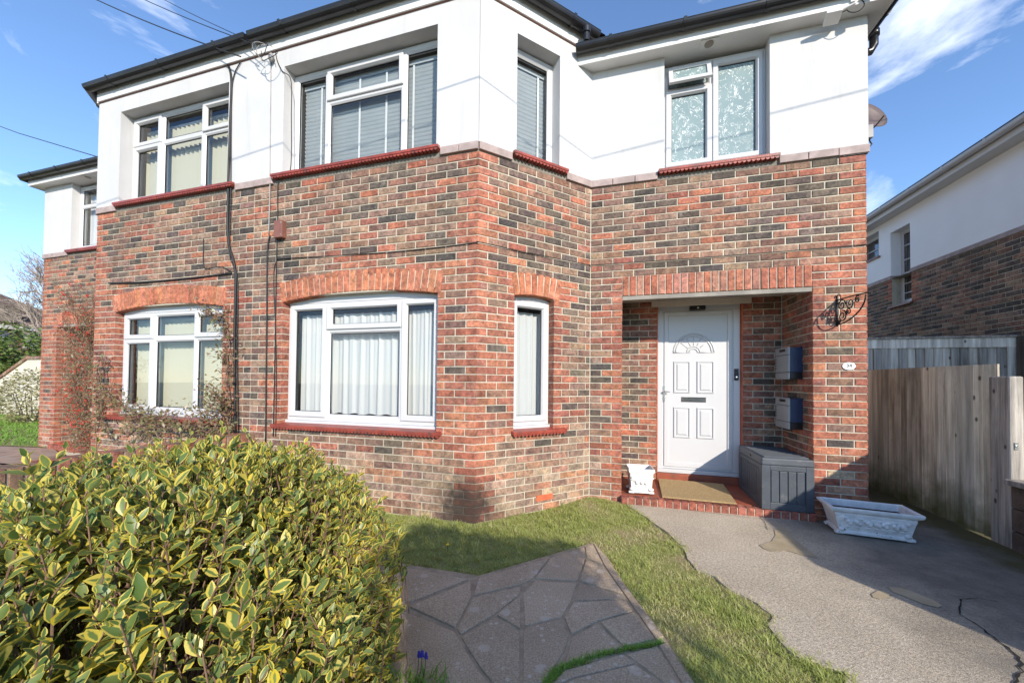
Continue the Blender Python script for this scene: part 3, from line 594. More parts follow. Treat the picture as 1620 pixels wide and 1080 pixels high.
def vertical_blind(name, label, W, u0, u1, z0, z1, d, group=None):
    t = thing(name, label, 'blind', W.pt((u0+u1)/2, z0, d) if MB.mirror is None else (MB.mirror-W.pt((u0+u1)/2, z0, d)[0], W.pt(0, 0, d)[1], z0), group)
    n = int((u1-u0)/.082); P = W.pt
    h = MB(); h.wbox(W, u0, u1, z1, z1+.035, d-.02, d+.02); h.build('head_rail', 'upvc', t)
    for i in range(n):
        c = u0+(u1-u0)*(i+.5)/n; m = MB(); a = R(28)
        q = [(-.044, -.0012), (.044, -.0012), (.044, .0012), (-.044, .0012)]
        pts = [(c+x*math.cos(a)-y*math.sin(a), d+x*math.sin(a)+y*math.cos(a)) for x, y in q]
        m.hexa([P(u, z0, dd) for u, dd in pts]+[P(u, z1, dd) for u, dd in pts]); m.build('vane', 'vertical_blind', t, fix=True)
    return t

# ------------------------------------------------------------------ a semi-detached house
def house(left):
    MB.mirror = -7.64 if left else None
    mx_ = lambda x: -7.64-x if left else x
    H = thing('semi_detached_house', 'left half of the brick semi, with creepers and cream vertical blinds' if left else 'brick and white rendered semi half with white front door in an open porch',
              'house', (mx_(-1.2), 2.0, 0), 'two halves of the semi-detached pair')
    gfF = (fx(-3.37), fx(-1.43), .80, 2.30); gfS = (.422, .915, .80, 2.30); por = (.351, 2.163, -.4, 2.33)
    br = Bricks(); arch = []
    archF = (.43, 2.425, 2.24, 2.475); archS = (.415, .985, 2.24, 2.475); sold = (.351, 2.163, 2.33, 2.556)
    low = .62
    redz = lambda u, z: REDS if 2.05 < z < 2.6 and random.random() < .30 else None
    br.lay(WF, 0, 50, [gfF, archF], WF.L, (False, True), [(fx(-1.43)-.05, WF.L, WF.L), (0, gfF[0]+.05, gfF[0])], low, par=1, zone=lambda u, z: (REDS if random.random() < .42 else None) if (u > 2.3 and z < 2.6 and z > .7) else redz(u, z) if .2 < u < 2.6 else None)
    br.lay(WS, 0, 50, [gfS, archS], 0, (True, False), [(gfS[1]-.09, WS.L, gfS[1])], low, par=0, zone=lambda u, z: (REDS if random.random() < .30 else None) if (u < .45 and .7 < z < 2.6) else None)
    br.lay(WA, 0, 50, [por, sold], WA.L, (False, True), [(0, .36, .351), (2.15, 2.62, 2.163)], .5)
    br.lay(WSIDE, 0, 50, [], .11, (False, False), [], None)
    br.lay(WPB, 16, 48, [(.45, 1.40, -.2, 2.38)], 1.40, (False, False), [(0, .46, .45)], None, redp=1.0)
    br.lay(WPR, 16, 48, [], .70, (False, True), [], None); br.lay(WPL, 16, 48, [], 0, (True, False), [], None)
    arch += arch_recs(WF, .432, 2.422, 2.225, .078, .232, 26) + arch_recs(WS, .416, .985, 2.235, .03, .235, 8)
    for i in range(24):
        w = 1.812/24; arch.append((WA.pt(.351+w*(i+.5), 2.443, .003+random.uniform(-.001, .001)), WA.U, WA.n, w-.011, .215, .10, jit(random.choice([(.40, .13, .066), (.42, .155, .09), (.37, .11, .058), (.42, .18, .12)]), .1), 0))
    mo = MB(); D = -.007
    wall_sheet(mo, WF, -.2, 3.60, [(gfF[0]-.003, gfF[1]+.003, .80, 2.29)], D, .22); wall_sheet(mo, sub(WS, 0, WS.L+.02), -.2, 3.60, [(gfS[0]-.003, gfS[1]+.003, .80, 2.27)], D, .22)
    wall_sheet(mo, sub(WA, -.02, 2.603), -.2, 3.60, [(.367, 2.187, -.3, 2.335)], D, .09); wall_sheet(mo, sub(WSIDE, .012, 8), -.2, 3.60, [], D, .09)
    wall_sheet(mo, WPB, .1, 2.46, [(.446, 1.404, .0, 2.38)], D, .12); wall_sheet(mo, sub(WPR, 0, .688), -.2, 2.46, [], D, .08); wall_sheet(mo, sub(WPL, .012, .7), -.2, 2.46, [], D, .08)
    wb = mo.build('wall', 'mortar', H)
    br.finish(wb, 300, 'brick', arch)
    # band of creasing tiles over the brickwork
    for W, sp in ((WF, ((0, fx(-3.53)), (fx(-1.415), 2.81))), (WS, ((0, .371), (1.06, 1.428))), (WA, ((0, .72), (1.875, 2.63)))):
        for a, b in sp:
            n = max(1, round((b-a)/.265)); w = (b-a)/n
            for i in range(n):
                m = MB(); m.wbox(W, a+w*i+.003, a+w*(i+1)-.003, 3.606+random.uniform(-.002, .002), 3.684, -.08, .022+random.uniform(-.002, .002)); m.build('band_tile', 'band_tile', wb, bevel=.004)
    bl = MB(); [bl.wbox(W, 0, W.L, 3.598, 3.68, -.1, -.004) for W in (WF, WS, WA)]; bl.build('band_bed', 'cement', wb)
    # rendered upper storey
    upF = (fx(-3.40), fx(-1.46), 3.66, 4.95); upS = (.416, .961, 3.66, 4.945); upA = (.785, 1.795, 3.66, 4.96)
    rn = MB(); wall_sheet(rn, WF, 3.68, 5.17, [upF], .012, .22); wall_sheet(rn, WS, 3.68, 5.17, [upS], .012, .22); wall_sheet(rn, WA, 3.68, 5.0, [upA], .012, .22); wall_sheet(rn, sub(WSIDE, -.008, 8), 3.60, 5.0, [], .012, .2)
    rw = rn.build('rendered_wall', 'render_white', H)
    # eaves
    so = MB(); so.box(-.2, 2.75, -.148, .3, 4.955, 4.97); so.box(2.55, 2.75, .3, 8, 4.955, 4.97); so.build('soffit', 'soffit_white', H)
    fa = MB(); fa.box(-.19, 2.765, -.166, -.149, 4.945, 5.115); fa.box(2.751, 2.765, -.148, 8, 4.945, 5.115); fa.build('fascia', 'soffit_white', H, bevel=.003)
    fb = MB(); fb.wbox(WF, 0, 2.81, 5.155, 5.33, .0, .040); fb.wbox(WS, 0, WS.L+.05, 5.155, 5.33, .0, .038); fb.build('fascia', 'soffit_white', H, bevel=.003)
    dl = MB(); dl.wbox(WF, 0, 2.81, 5.148, 5.156, .0, .024); dl.wbox(WS, 0, WS.L, 5.148, 5.156, 0, .024); dl.build('fascia_shadow_line', 'box_brown', H)  # red-brown strip standing in for the shadow line under the fascia
    gy = -.166-.066; gutter([(-.16, gy, 5.085), (2.80, gy, 5.085)], H); gutter([(2.765+.066, gy, 5.085), (2.765+.066, 7.9, 5.085)], H)
    e = .106; gutter([(-3.80, -1.01-e, 5.315), (-1.01+e*.414, -1.01-e, 5.315), (-1.01+e*S2+1.0, -1.01-e*S2+1.0, 5.315)], H)
    dp = MB(); x, y = -.12+e*S2, -.12-e*S2-.07; dp.tube([(x, y-.0, 5.27), (x, y, 5.11)], .034, 12); dp.lathe([(.045, 0), (.045, .05)], (x, y, 5.2), 14); dp.build('outlet_pipe', 'gutter_black', H, smooth=False)
    rp = MB(); rp.tube([(2.83, .28, 5.05), (2.83, .28, 4.86), (2.80, .28, 4.80), (2.70, .28, 4.79), (2.66, .28, 4.74), (2.66, .28, .2)], .036, 12); [rp.lathe([(.046, -.03), (.046, .03)], (2.83, .28, z), 14) for z in (4.98,)]; rp.lathe([(.045, -.03), (.045, .03)], (2.74, .28, 4.79), 14, (1, 0, 0)); rp.build('downpipe', 'gutter_black', H, smooth=True)
    rf = MB()                                        # hipped tiled roof
    rf.add([(-3.82, -1.12, 5.36), (-.96, -1.12, 5.36), (.15, -.02, 5.36), (.15, -.2, 5.13), (2.83, -.2, 5.13), (2.83, 8, 5.13), (.0, 3.6, 7.9), (-3.82, 3.6, 7.9), (-3.82, 8, 5.2)],
           [(0, 1, 6, 7), (1, 2, 6), (3, 4, 6), (4, 5, 6), (5, 8, 7, 6), (2, 3, 6)]); rf.build('roof', 'roof_tile', H)
    # rooms behind the glass
    rm = MB()
    for W, u0, u1, z0, z1, dd in ((WF, .3, 2.6, .4, 2.5, 1.6), (WS, .25, 1.15, .4, 2.5, .9), (WF, .3, 2.6, 3.4, 5.1, 1.6), (WS, .25, 1.15, 3.4, 5.1, .9), (WA, .6, 2.0, 3.3, 5.05, 1.2)):
        P = W.pt; a, b = -.225, -dd
        rm.add([P(u0, z0, a), P(u1, z0, a), P(u1, z1, a), P(u0, z1, a), P(u0, z0, b), P(u1, z0, b), P(u1, z1, b), P(u0, z1, b)], [(4, 5, 6, 7), (0, 4, 7, 3), (1, 2, 6, 5), (0, 1, 5, 4), (3, 7, 6, 2)])
    rm.build('room_lining', 'room_dark', H)
    # porch
    pf = MB(); y0, y1, za, zb = -.06, .70, .105, .155
    pf.hexa([(.345, y0+.09, -.1), (2.17, y0+.09, -.1), (2.17, 1.0, -.1), (.345, 1.0, -.1), (.345, y0+.09, za+.004), (2.17, y0+.09, za+.004), (2.17, 1.0, zb), (.345, 1.0, zb)]); pfo = pf.build('porch_floor', 'quarry_red', H)
    sb = Bricks(); Wst = Wall((.345, -.065), (1, 0), (0, -1), 1.825)
    for i in range(24): w = 1.825/24; sb.put(Wst, w*i+.004, w*(i+1)-.004, .0, .105, jit(random.choice([(.30, .085, .052), (.27, .08, .05), (.33, .105, .065)]), .12), .155)
    st = MB(); st.box(.347, 2.165, -.058, .05, -.1, .098); sto = st.build('step', 'mortar', H); sb.finish(sto, 60, 'step_brick')
    th = MB(); th.box(.79, 1.76, .69, .83, .12, .226); th.build('threshold', 'quarry_red', H, bevel=.006)
    li = MB(); li.box(.352, 2.162, .004, .11, 2.285, 2.331); li.build('lintel', 'lintel_grey', H, bevel=.004)
    pc = MB(); pc.box(.34, 2.17, .09, .9, 2.40, 2.44); pc.build('porch_ceiling', 'soffit_white', H)
    tb = MB(); tb.box(.72, 1.84, .655, .70, 2.325, 2.398); tb.build('trim_board', 'trim_cream', H, bevel=.004)
    WD = Wall((.805, .75), (1, 0), (0, -1), .935)
    rv = MB(); rv.box(1.749, 1.76, .70, .85, .226, 2.36); rv.box(.79, .8, .70, .85, .226, 2.36); rv.build('door_reveal', 'terracotta', H)
    dr = MB(); w = .94; z0, z1 = .23, 2.345
    dr.wbox(WD, 0, w, z1-.065, z1, -.07, .0); dr.wbox(WD, 0, .062, z0, z1-.065, -.07, .0); dr.wbox(WD, w-.075, w, z0, z1-.065, -.07, .0); dr.wbox(WD, -.005, w+.005, z0-.0, z0+.045, -.07, .035)
    door = dr.build('door', 'upvc', H, bevel=.004)
    lf = MB(); lf.wbox(WD, .06, w-.072, z0+.047, z1-.063, -.055, -.012); ring(lf, WD, .075, w-.087, z0+.07, z1-.078, [(0, -.012), (.005, .002), (.05, .002), (.055, -.013), (.062, -.013)], False); lf.build('door_leaf', 'upvc', door, bevel=.002)
    for a, b, c, d in ((.192, .385, 1.235, 1.635), (.462, .655, 1.235, 1.635), (.192, .385, .67, 1.055), (.462, .655, .67, 1.055)):
        m = MB(); ring(m, WD, a, b, c, d, [(0, -.0125), (.003, .001), (.011, .003), (.017, -.0115), (.030, -.0115), (.044, .0), (.05, .001)], True); m.build('door_panel', 'upvc', door)
    fan = MB(); uc, zc = .424, 1.745
    arc = lambda r, a0=0, a1=math.pi, n=26: [WD.pt(uc+r*math.cos(a0+(a1-a0)*k/n), zc+r*math.sin(a0+(a1-a0)*k/n)*1.02, -.010) for k in range(n+1)]
    for r in (.232, .205, .075): fan.tube(arc(r), .010, 6)
    fan.tube([WD.pt(uc-.232, zc, -.01), WD.pt(uc-.06, zc, -.01)], .007, 6); fan.tube([WD.pt(uc+.232, zc, -.01), WD.pt(uc+.06, zc, -.01)], .007, 6)
    fan.tube(arc(.048), .010, 6)
    for a in (40, 66, 90, 114, 140):
        a = R(a); fan.tube([WD.pt(uc+.08*math.cos(a), zc+.08*math.sin(a), -.011), WD.pt(uc+.20*math.cos(a), zc+.20*math.sin(a), -.011)], .0055, 6)
    fan.build('fan_moulding', 'upvc', door, smooth=True)
    lp = MB(); lp.wbox(WD, .285, .565, 1.125, 1.185, -.012, -.002); ring(lp, WD, .285, .565, 1.125, 1.185, [(0, -.002), (.006, .003), (.013, .003), (.016, -.001)], True); lp.build('letter_plate', 'chrome', door)
    hd = MB(); hd.wbox(WD, .064, .088, 1.12, 1.32, -.004, .006); hd.tube([WD.pt(.076, 1.25, .0), WD.pt(.076, 1.25, .045), WD.pt(.092, 1.25, .050), WD.pt(.14, 1.245, .046)], .0085, 8); hd.tube([WD.pt(.076, 1.17, 0), WD.pt(.076, 1.17, .014)], .009, 10); hd.build('handle', 'chrome', door, smooth=False, bevel=.002)
    db = MB(); db.wbox(WD, .872, .918, 1.40, 1.54, 0, .022); dbo = db.build('doorbell', 'black_plastic', door, bevel=.006); d2 = MB(); d2.lathe([(.012, 0), (.012, .004), (.008, .006)], WD.pt(.895, 1.44, .021), 16, (0, -1, 0)); d2.build('bell_button', 'chrome', door)
    cl = MB(); cl.wbox(WD, .37, .55, 2.272, 2.325, .0, .05); cl.build('door_light', 'black_plastic', door, bevel=.008); c2 = MB(); c2.ball(WD.pt(.462, 2.298, .05), .012, 10, 6); c2.build('light_sensor', 'ceramic_white', door, smooth=True)
    # windows
    if left:
        lay = lambda zt: [(fx(-2.775), [(zt, 'open'), (0, 'fixed')]), (fx(-2.025), [(zt, 'fixed'), (0, 'fixed')]), (0, [(zt, 'open'), (0, 'open')])]
        w1 = window(WF, H, gfF[0], gfF[1], .895, 2.235, .10, lay(1.875)); w2 = window(WF, H, upF[0], upF[1], 3.735, 4.935, .13, lay(4.53))
    else:
        w1 = window(WF, H, gfF[0], gfF[1], .895, 2.235, .10, [(fx(-2.84), [(0, 'open')]), (fx(-1.887), [(1.915, 'open'), (0, 'fixed')]), (0, [(0, 'open')])])
        w2 = window(WF, H, upF[0], upF[1], 3.735, 4.935, .13, [(fx(-2.925), [(0, 'fixed')]), (fx(-1.93), [(4.545, 'open'), (0, 'fixed')]), (0, [(0, 'fixed')])])
    w3 = window(WS, H, gfS[0], gfS[1]+.0, .895, 2.235, .10, [(0, [(0, 'open')])]); w4 = window(WS, H, upS[0], upS[1], 3.735, 4.93, .13, [(0, [(0, 'fixed')])])
    if left: w5 = window(WA, H, upA[0], upA[1], 3.735, 4.92, .10, [(1.29, [(4.55, 'open'), (0, 'fixed')]), (0, [(4.55, 'fixed'), (0, 'fixed')])])
    else:
        w5 = window(WA, H, upA[0], upA[1], 3.735, 4.92, .10, [(1.285, [(4.64, 'fixed'), (0, 'open')]), (0, [(0, 'open')])], 'obscure_glass')
        vt = MB(); P = WA.pt; a, b, zt, zb2, tl = .835, 1.263, 4.875, 4.655, .075    # top light standing ajar
        def PV(u, z, d): k = (zt-z)/(zt-zb2); return P(u, z, -.075+tl*k+d)
        for u0_, u1_, c_, d_ in ((a, b, zt-.045, zt), (a, b, zb2, zb2+.045), (a, a+.045, zb2+.045, zt-.045), (b-.045, b, zb2+.045, zt-.045)):
            vt.hexa([PV(u0_, c_, .02), PV(u1_, c_, .02), PV(u1_, c_, -.02), PV(u0_, c_, -.02), PV(u0_, d_, .02), PV(u1_, d_, .02), PV(u1_, d_, -.02), PV(u0_, d_, -.02)])
        vt.build('vent_sash', 'upvc', w5, bevel=.004); vp = MB(); vp.hexa([PV(a+.045, zb2+.045, .004), PV(b-.045, zb2+.045, .004), PV(b-.045, zb2+.045, -.004), PV(a+.045, zb2+.045, -.004), PV(a+.045, zt-.045, .004), PV(b-.045, zt-.045, .004), PV(b-.045, zt-.045, -.004), PV(a+.045, zt-.045, -.004)]); vp.build('pane', 'obscure_glass', w5)
    for W, w_, u0, u1, zs, rise, dd in ((WF, w1, gfF[0], gfF[1], 2.222, .085, -.105), (WS, w3, gfS[0], gfS[1], 2.225, .045, -.105)):
        n = 14; top = [(u0+(u1-u0)*k/n, zs+.008+rise*(1-(2*k/n-1)**2)) for k in range(n+1)]; m = MB(); m.prism([(u0, zs), (u1, zs)]+top[::-1], P_fn(W), dd-.05, dd+.012); m.build('arched_head_panel', 'upvc', w_, fix=True)
    for W, w_, a, b, zt, out in ((WF, w1, fx(-3.455), fx(-1.365), .862, .055), (WS, w3, .392, 1.062, .862, .055), (WF, w2, fx(-3.525), fx(-1.42), 3.705, .06), (WS, w4, .372, 1.058, 3.705, .06), (WA, w5, .725, 1.872, 3.705, .06)):
        sill(W, w_, a, b, zt, out)
    ab = MB(); u0, u1, z0, z1 = .705, .915, .105, .165; ab.wbox(WS, u0, u1, z0, z1, -.02, .003)
    for i in range(9):
        for j in range(3): ab.wbox(WS, u0+.012+.021*i, u0+.026+.021*i, z0+.007+.017*j, z0+.017+.017*j, .003, .006)
    ab.build('air_brick', 'terracotta', wb)
    ve = MB(); ve.box(1.13, 1.30, -.135, -.02, 4.945, 4.955); vo = ve.build('soffit_vent', 'soffit_white', H); v2 = MB(); v2.lathe([(.044, 0), (.044, .006)], (1.215, -.078, 4.938), 20); v2.build('vent_grille', 'lintel_grey', vo)
    MB.mirror = None
    return H
house(False)
house(True)

# ------------------------------------------------------------------ curtains and blinds
curtain('net_curtain', 'white gathered net curtain behind the wide ground floor window beside the porch', WF, fx(-3.31), fx(-1.47), .975, 2.11, -.23, 'net', .013, .10)
curtain('net_curtain', 'narrow white net curtain behind the angled ground floor bay window', WS, .45, .90, .96, 2.12, -.23, 'net', .013, .09)
venetian('venetian_blind', 'grey slatted blind with white tapes behind the wide upstairs window', WF, fx(-3.33), fx(-1.52), 3.76, 4.86, -.24, [fx(-3.08), fx(-2.55), fx(-2.2), fx(-1.985), fx(-1.86), fx(-1.52)+.02])
venetian('venetian_blind', 'grey slatted blind with one white tape in the narrow angled upstairs window', WS, .45, .94, 3.76, 4.86, -.24, [.82])
bk = MB(); bk.wbox(WA, .70, 1.85, 3.6, 4.95, -.22, -.20); tag(bk.build('roller_blind', 'slat_grey', None), 'pale roller blind close behind the frosted leaf patterned bathroom window', 'blind')
MB.mirror = -7.64
vertical_blind('vertical_blind', 'cream vertical vane blind in the ground floor window framed by creeper', WF, fx(-3.33), fx(-1.47), .97, 2.13, -.26)
vertical_blind('vertical_blind', 'cream vertical vane blind in the upstairs window over the creeper window', WF, fx(-3.35), fx(-1.50), 3.80, 4.80, -.28)
curtain('net_curtain', 'pale net curtain in the upstairs window above the far berry covered porch', WA, .82, 1.75, 3.78, 4.85, -.24, 'net', .01, .1)
MB.mirror = None

# ------------------------------------------------------------------ neighbouring house on the right
NX = 5.95; WN = Wall((NX, 12.0), (0, -1), (-1, 0), 14.6); ny = lambda Y: 12.0-Y
N = thing('neighbour_house', 'neighbouring house side wall, white render over dark brick, beyond the fences', 'house', (NX+3, 6, 0))
nw1 = (ny(5.40), ny(4.86), 3.02, 4.60); nw2 = (ny(6.60), ny(5.76), 4.22, 4.80)
nb = Bricks(); nb.lay(WN, 0, 46, [nw1], ny(5.40), (False, False), [], None, redp=.9, zone=lambda u, z: DARK if random.random() < .35 else BROWN[:6])
m = MB(); wall_sheet(m, WN, -.2, 3.62, [nw1], -.007, .2); nwall = m.build('wall', 'mortar', N); nb.finish(nwall, 300)
m = MB(); m.wbox(WN, 0, 6.6, 3.606, 3.685, -.08, .02); m.wbox(WN, 7.14, 14.6, 3.606, 3.685, -.08, .02); m.build('band_course', 'band_tile', nwall, bevel=.004)
m = MB(); wall_sheet(m, WN, 3.68, 4.92, [(nw1[0], nw1[1], 3.60, 4.60), nw2], .012, .22); m.build('rendered_wall', 'render_shade_lift', N)
m = MB(); m.box(NX-.26, NX+.1, -2.8, 12.2, 4.90, 4.92); m.build('soffit', 'soffit_white', N)
m = MB(); m.box(NX-.275, NX-.258, -2.8, 12.2, 4.885, 5.03); m.build('fascia', 'soffit_white', N)
gutter([(NX-.275-.07, 12.1, 5.02), (NX-.275-.07, -2.8, 5.02)], N, .058, 'upvc')
m = MB(); m.add([(NX-.36, -2.9, 5.035), (NX-.36, 12.3, 5.035), (NX+3.5, 12.3, 7.5), (NX+3.5, -2.9, 7.5), (NX-.36, -2.9, 5.085), (NX-.36, 12.3, 5.085), (NX+3.5, 12.3, 7.56), (NX+3.5, -2.9, 7.56)], [(0, 1, 2, 3), (7, 6, 5, 4), (0, 4, 5, 1), (0, 3, 7, 4), (1, 5, 6, 2)]); m.build('roof', 'black_plastic', N)
m = MB(); m.box(NX+.01, NX+6, -2.7, -2.59, -.2, 4.95); m.box(NX+.01, NX+6, 12, 12.1, -.2, 4.95); m.box(NX+5.9, NX+6, -2.59, 12, -.2, 4.95); m.build('outer_wall', 'render_white', N)
for op, cols in ((nw1, [(0, [(3.68, 'fixed'), (0, 'fixed')])]), (nw2, [(0, [(0, 'fixed')])])):
    w = window(WN, N, op[0], op[1], op[2]+.04, op[3], .16, cols, fw=.06)
    zz = (3.28, 3.48, 3.98, 4.28) if op is nw1 else (4.5,)
    for z in zz: g = MB(); g.wbox(WN, op[0]+.07, op[1]-.07, z-.011, z+.011, -.182, -.17); g.build('glazing_bar', 'upvc', w)
    s_ = MB(); s_.wbox(WN, op[0]-.05, op[1]+.05, op[2]-.03, op[2]+.005, -.16, .05); s_.build('sill', 'box_brown', w)
rm = MB(); [rm.wbox(WN, o_[0]-.2, o_[1]+.2, o_[2]-.2, o_[3]+.2, -1.2, -.24) for o_ in (nw1, nw2)]; rm.build('room_lining', 'room_dark', N)

# ------------------------------------------------------------------ fences on the right
def boards(name, label, o, U, n, L, zb, zt, mat, bw, group, cap=None, rail=None, slope=None, wl=.012):
    W = Wall(o, U, n, L); T = thing(name, label, 'fence', W.pt(L/2, zb, 0), group); k = int(L/bw); bw = L/k
    for i in range(k):
        m = MB(); a = bw*i; b = bw*(i+1)+.010; P = W.pt; j = random.uniform(-.006, .008); zt_ = (slope(a) if slope else zt)+random.uniform(-.0012, .001)
        m.hexa([P(a, zb, .026+j), P(b, zb, .005+j), P(b, zb, -.004), P(a, zb, -.004), P(a, zt_, .026+j), P(b, zt_, .005+j), P(b, zt_, -.004), P(a, zt_, -.004)]); m.build('board', mat, T)
    for z in rail or (): m = MB(); m.wbox(W, 0, L, z-.035, z+.035, -.05, -.006); m.build('rail', mat, T)
    return T, W
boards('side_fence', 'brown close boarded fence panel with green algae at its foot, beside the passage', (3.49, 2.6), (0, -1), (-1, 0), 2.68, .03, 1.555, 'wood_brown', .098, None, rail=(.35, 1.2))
bf, WB_ = boards('back_fence', 'taller grey vertical board fence across the passage behind the brown fence', (2.70, 1.95), (1, 0), (0, -1), 2.50, .02, 1.93, 'wood_grey', .092, None, rail=())
for args in ((0, 2.5, 1.86, 1.985, .012, .038), (1.12, 1.22, .02, 1.86, .020, .030), (2.4, 2.5, .02, 1.86, .020, .034)): m = MB(); m.wbox(WB_, *args); m.build('frame_rail', 'wood_grey', bf, bevel=.004)
m = MB(); m.wbox(WB_, -.02, 2.5, 1.985, 2.012, -.03, .06); m.build('capping', 'wood_weather', bf, bevel=.004)
p = thing('fence_post', 'weathered square timber post with a bolt, at the end of the brown fence', 'post', (3.46, -.2, .02))
m = MB(); m.box(3.415, 3.505, -.275, -.095, -.02, 1.445); m.build('timber', 'wood_weather', p, bevel=.012); b = MB(); b.wbox(Wall((3.43, -.275), (1, 0), (0, -1), 1), .008, .03, .84, .90, 0, .006); b.tube([(3.449, -.285, .87), (3.449, -.275, .87)], .008, 8); b.build('bolt_plate', 'chrome', p)
dp_ = MB(); dp_.box(5.17, 5.85, 1.78, 1.90, .0, 2.0); tag(dp_.build('corner_fence', 'wood_dark', None, bevel=.01), 'dark brown timber fence section filling the gap beside the grey fence', 'fence')
lw = thing('sleeper_wall', 'low dark timber sleeper edging with a pale top board beside the weathered post', 'low wall', (3.46, -1.0, 0))
for i in range(3): m = MB(); m.box(3.40, 3.52, -4.6, -.29, .0+.185*i, .18+.185*i); m.build('sleeper', 'sleeper', lw, bevel=.01)
m = MB(); m.box(3.36, 3.56, -4.6, -.285, .556, .60); m.build('top_board', 'wood_weather', lw, bevel=.006)
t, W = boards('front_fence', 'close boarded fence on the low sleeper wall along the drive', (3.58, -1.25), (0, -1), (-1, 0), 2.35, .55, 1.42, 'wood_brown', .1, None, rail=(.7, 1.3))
bn = thing('wheelie_bin', 'bin with a pale blue lid standing behind the weathered post', 'bin', (4.05, .55, 0))
m = MB(); m.hexa([(3.83, .33, .0), (4.27, .33, 0), (4.27, .77, 0), (3.83, .77, 0), (3.78, .28, .93), (4.32, .28, .93), (4.32, .82, .93), (3.78, .82, .93)]); m.build('body', 'storage_grey', bn, bevel=.02)
m = MB(); m.hexa([(3.76, .26, .93), (4.34, .26, .93), (4.34, .84, .93), (3.76, .84, .93), (3.80, .30, 1.0), (4.30, .30, 1.0), (4.30, .80, 1.03), (3.80, .80, 1.03)]); m.build('lid', 'bin_blue', bn, bevel=.015)

# ------------------------------------------------------------------ porch things
def storage():
    X0, X1, Y0, Y1, z0, z1 = 1.70, 2.155, -.055, .655, .108, .632
    T = thing('storage_box', 'dark grey slatted plastic storage box in the porch corner', 'storage box', ((X0+X1)/2, .3, z0))
    b = MB(); b.box(X0+.012, X1-.004, Y0+.012, Y1, z0, z1-.075); b.build('body', 'storage_grey', T, bevel=.012)
    lid = MB(); lid.hexa([(X0-.006, Y0-.006, z1-.085), (X1, Y0-.006, z1-.085), (X1, Y1, z1-.085), (X0-.006, Y1, z1-.085), (X0, Y0, z1-.012), (X1-.006, Y0, z1-.012), (X1-.006, Y1, z1), (X0, Y1, z1)]); lo = lid.build('lid', 'storage_grey', T, bevel=.014)
    for i in range(11): y = Y0+.05+(Y1-Y0-.1)*i/10; m = MB(); m.box(X0+.03, X1-.04, y-.019, y+.019, z1-.02, z1+.0035); m.build('lid_slat', 'storage_grey', lo, bevel=.003)
    m = MB(); m.box(X0-.009, X0-.004, .24, .40, z1-.055, z1-.035); m.build('handle_slot', 'black_plastic', lo)
    Wf = Wall((X0, Y0+.012), (1, 0), (0, -1), X1-X0); Wl = Wall((X0+.012, Y1), (0, -1), (-1, 0), Y1-Y0)
    for W, L in ((Wf, X1-X0), (Wl, Y1-Y0)):
        fr = MB(); fr.wbox(W, 0, .075, z0, z1-.086, 0, .013); fr.wbox(W, L-.075, L-.006, z0, z1-.086, 0, .013); fr.wbox(W, .075, L-.075, z0, z0+.07, 0, .012); fr.wbox(W, .075, L-.075, z1-.135, z1-.086, 0, .012); fr.build('corner_frame', 'storage_grey', T, bevel=.004)
        n = 4 if L < .5 else 8
        for i in range(n): w = (L-.16)/n; m = MB(); m.wbox(W, .08+w*i+.005, .08+w*(i+1)-.005, z0+.073, z1-.139, 0, .009); m.build('slat', 'storage_grey', T, bevel=.004)
storage()
def mailbox(z0, z1, label):
    Y0, Y1 = .205, .53; X = 2.035
    T = thing('letter_box', label, 'letter box', (2.1, .36, z0), 'letter boxes on the porch wall')
    m = MB(); m.hexa([(X+.012, Y0, z0+.075), (2.165, Y0, z0+.075), (2.165, Y1, z0+.075), (X+.012, Y1, z0+.075), (X+.012, Y0, z1-.012), (2.165, Y0, z1), (2.165, Y1, z1), (X+.012, Y1, z1-.012)]); m.build('body', 'mail_blue', T, bevel=.004)
    m = MB(); m.box(X+.02, 2.165, Y0+.006, Y1-.006, z0, z0+.075); m.build('newspaper_tray', 'black_plastic', T, bevel=.003)
    for a, b in ((z0, z0+.072), (z0+.077, z1-.085), (z1-.08, z1)): m = MB(); m.box(X, X+.014, Y0-.004, Y1+.004, a, b); m.build('door_plate' if a > z0 and b < z1 else 'flap', 'mail_grey', T, bevel=.003)
    m = MB(); m.box(X-.003, X, .28, .42, z1-.045, z1-.018); m.build('name_plate', 'black_plastic', T)
    for i in range(4): m = MB(); m.lathe([(.008, 0), (.008, .003)], (X-.001, Y1-.02, z0+.12+.034*i), 10, (-1, 0, 0)); m.build('sight_hole', 'black_plastic', T)
mailbox(1.412, 1.755, 'grey and navy metal letter box, the upper of two on the porch wall'); mailbox(.885, 1.215, 'grey and navy metal letter box, the lower of two on the porch wall')
T = thing('house_number_plaque', 'small white oval plaque numbered 34 on the brick porch pier', 'plaque', (2.455, -.004, 1.541))
m = MB(); m.prism([(2.455+.054*math.cos(a), 1.541+.037*math.sin(a)) for a in [2*math.pi*k/32 for k in range(32)]], lambda a, b, d: (a, -d, b), 0, .010); m.build('plate', 'ceramic_white', T, fix=True, bevel=.003)
fc = bpy.data.curves.new('numeral', 'FONT'); fc.body = '34'; fc.size = .048; fc.align_x = 'CENTER'; fc.extrude = .001; fo = bpy.data.objects.new('tmp', fc); COL.objects.link(fo)
me = bpy.data.meshes.new_from_object(fo.evaluated_get(bpy.context.evaluated_depsgraph_get())); bpy.data.objects.remove(fo); me.materials.append(MATS['ink']); no = bpy.data.objects.new('numeral', me); COL.objects.link(no); no.parent = T; no.location = (0, -.0085, -.010); no.rotation_euler = (R(90), 0, 0)
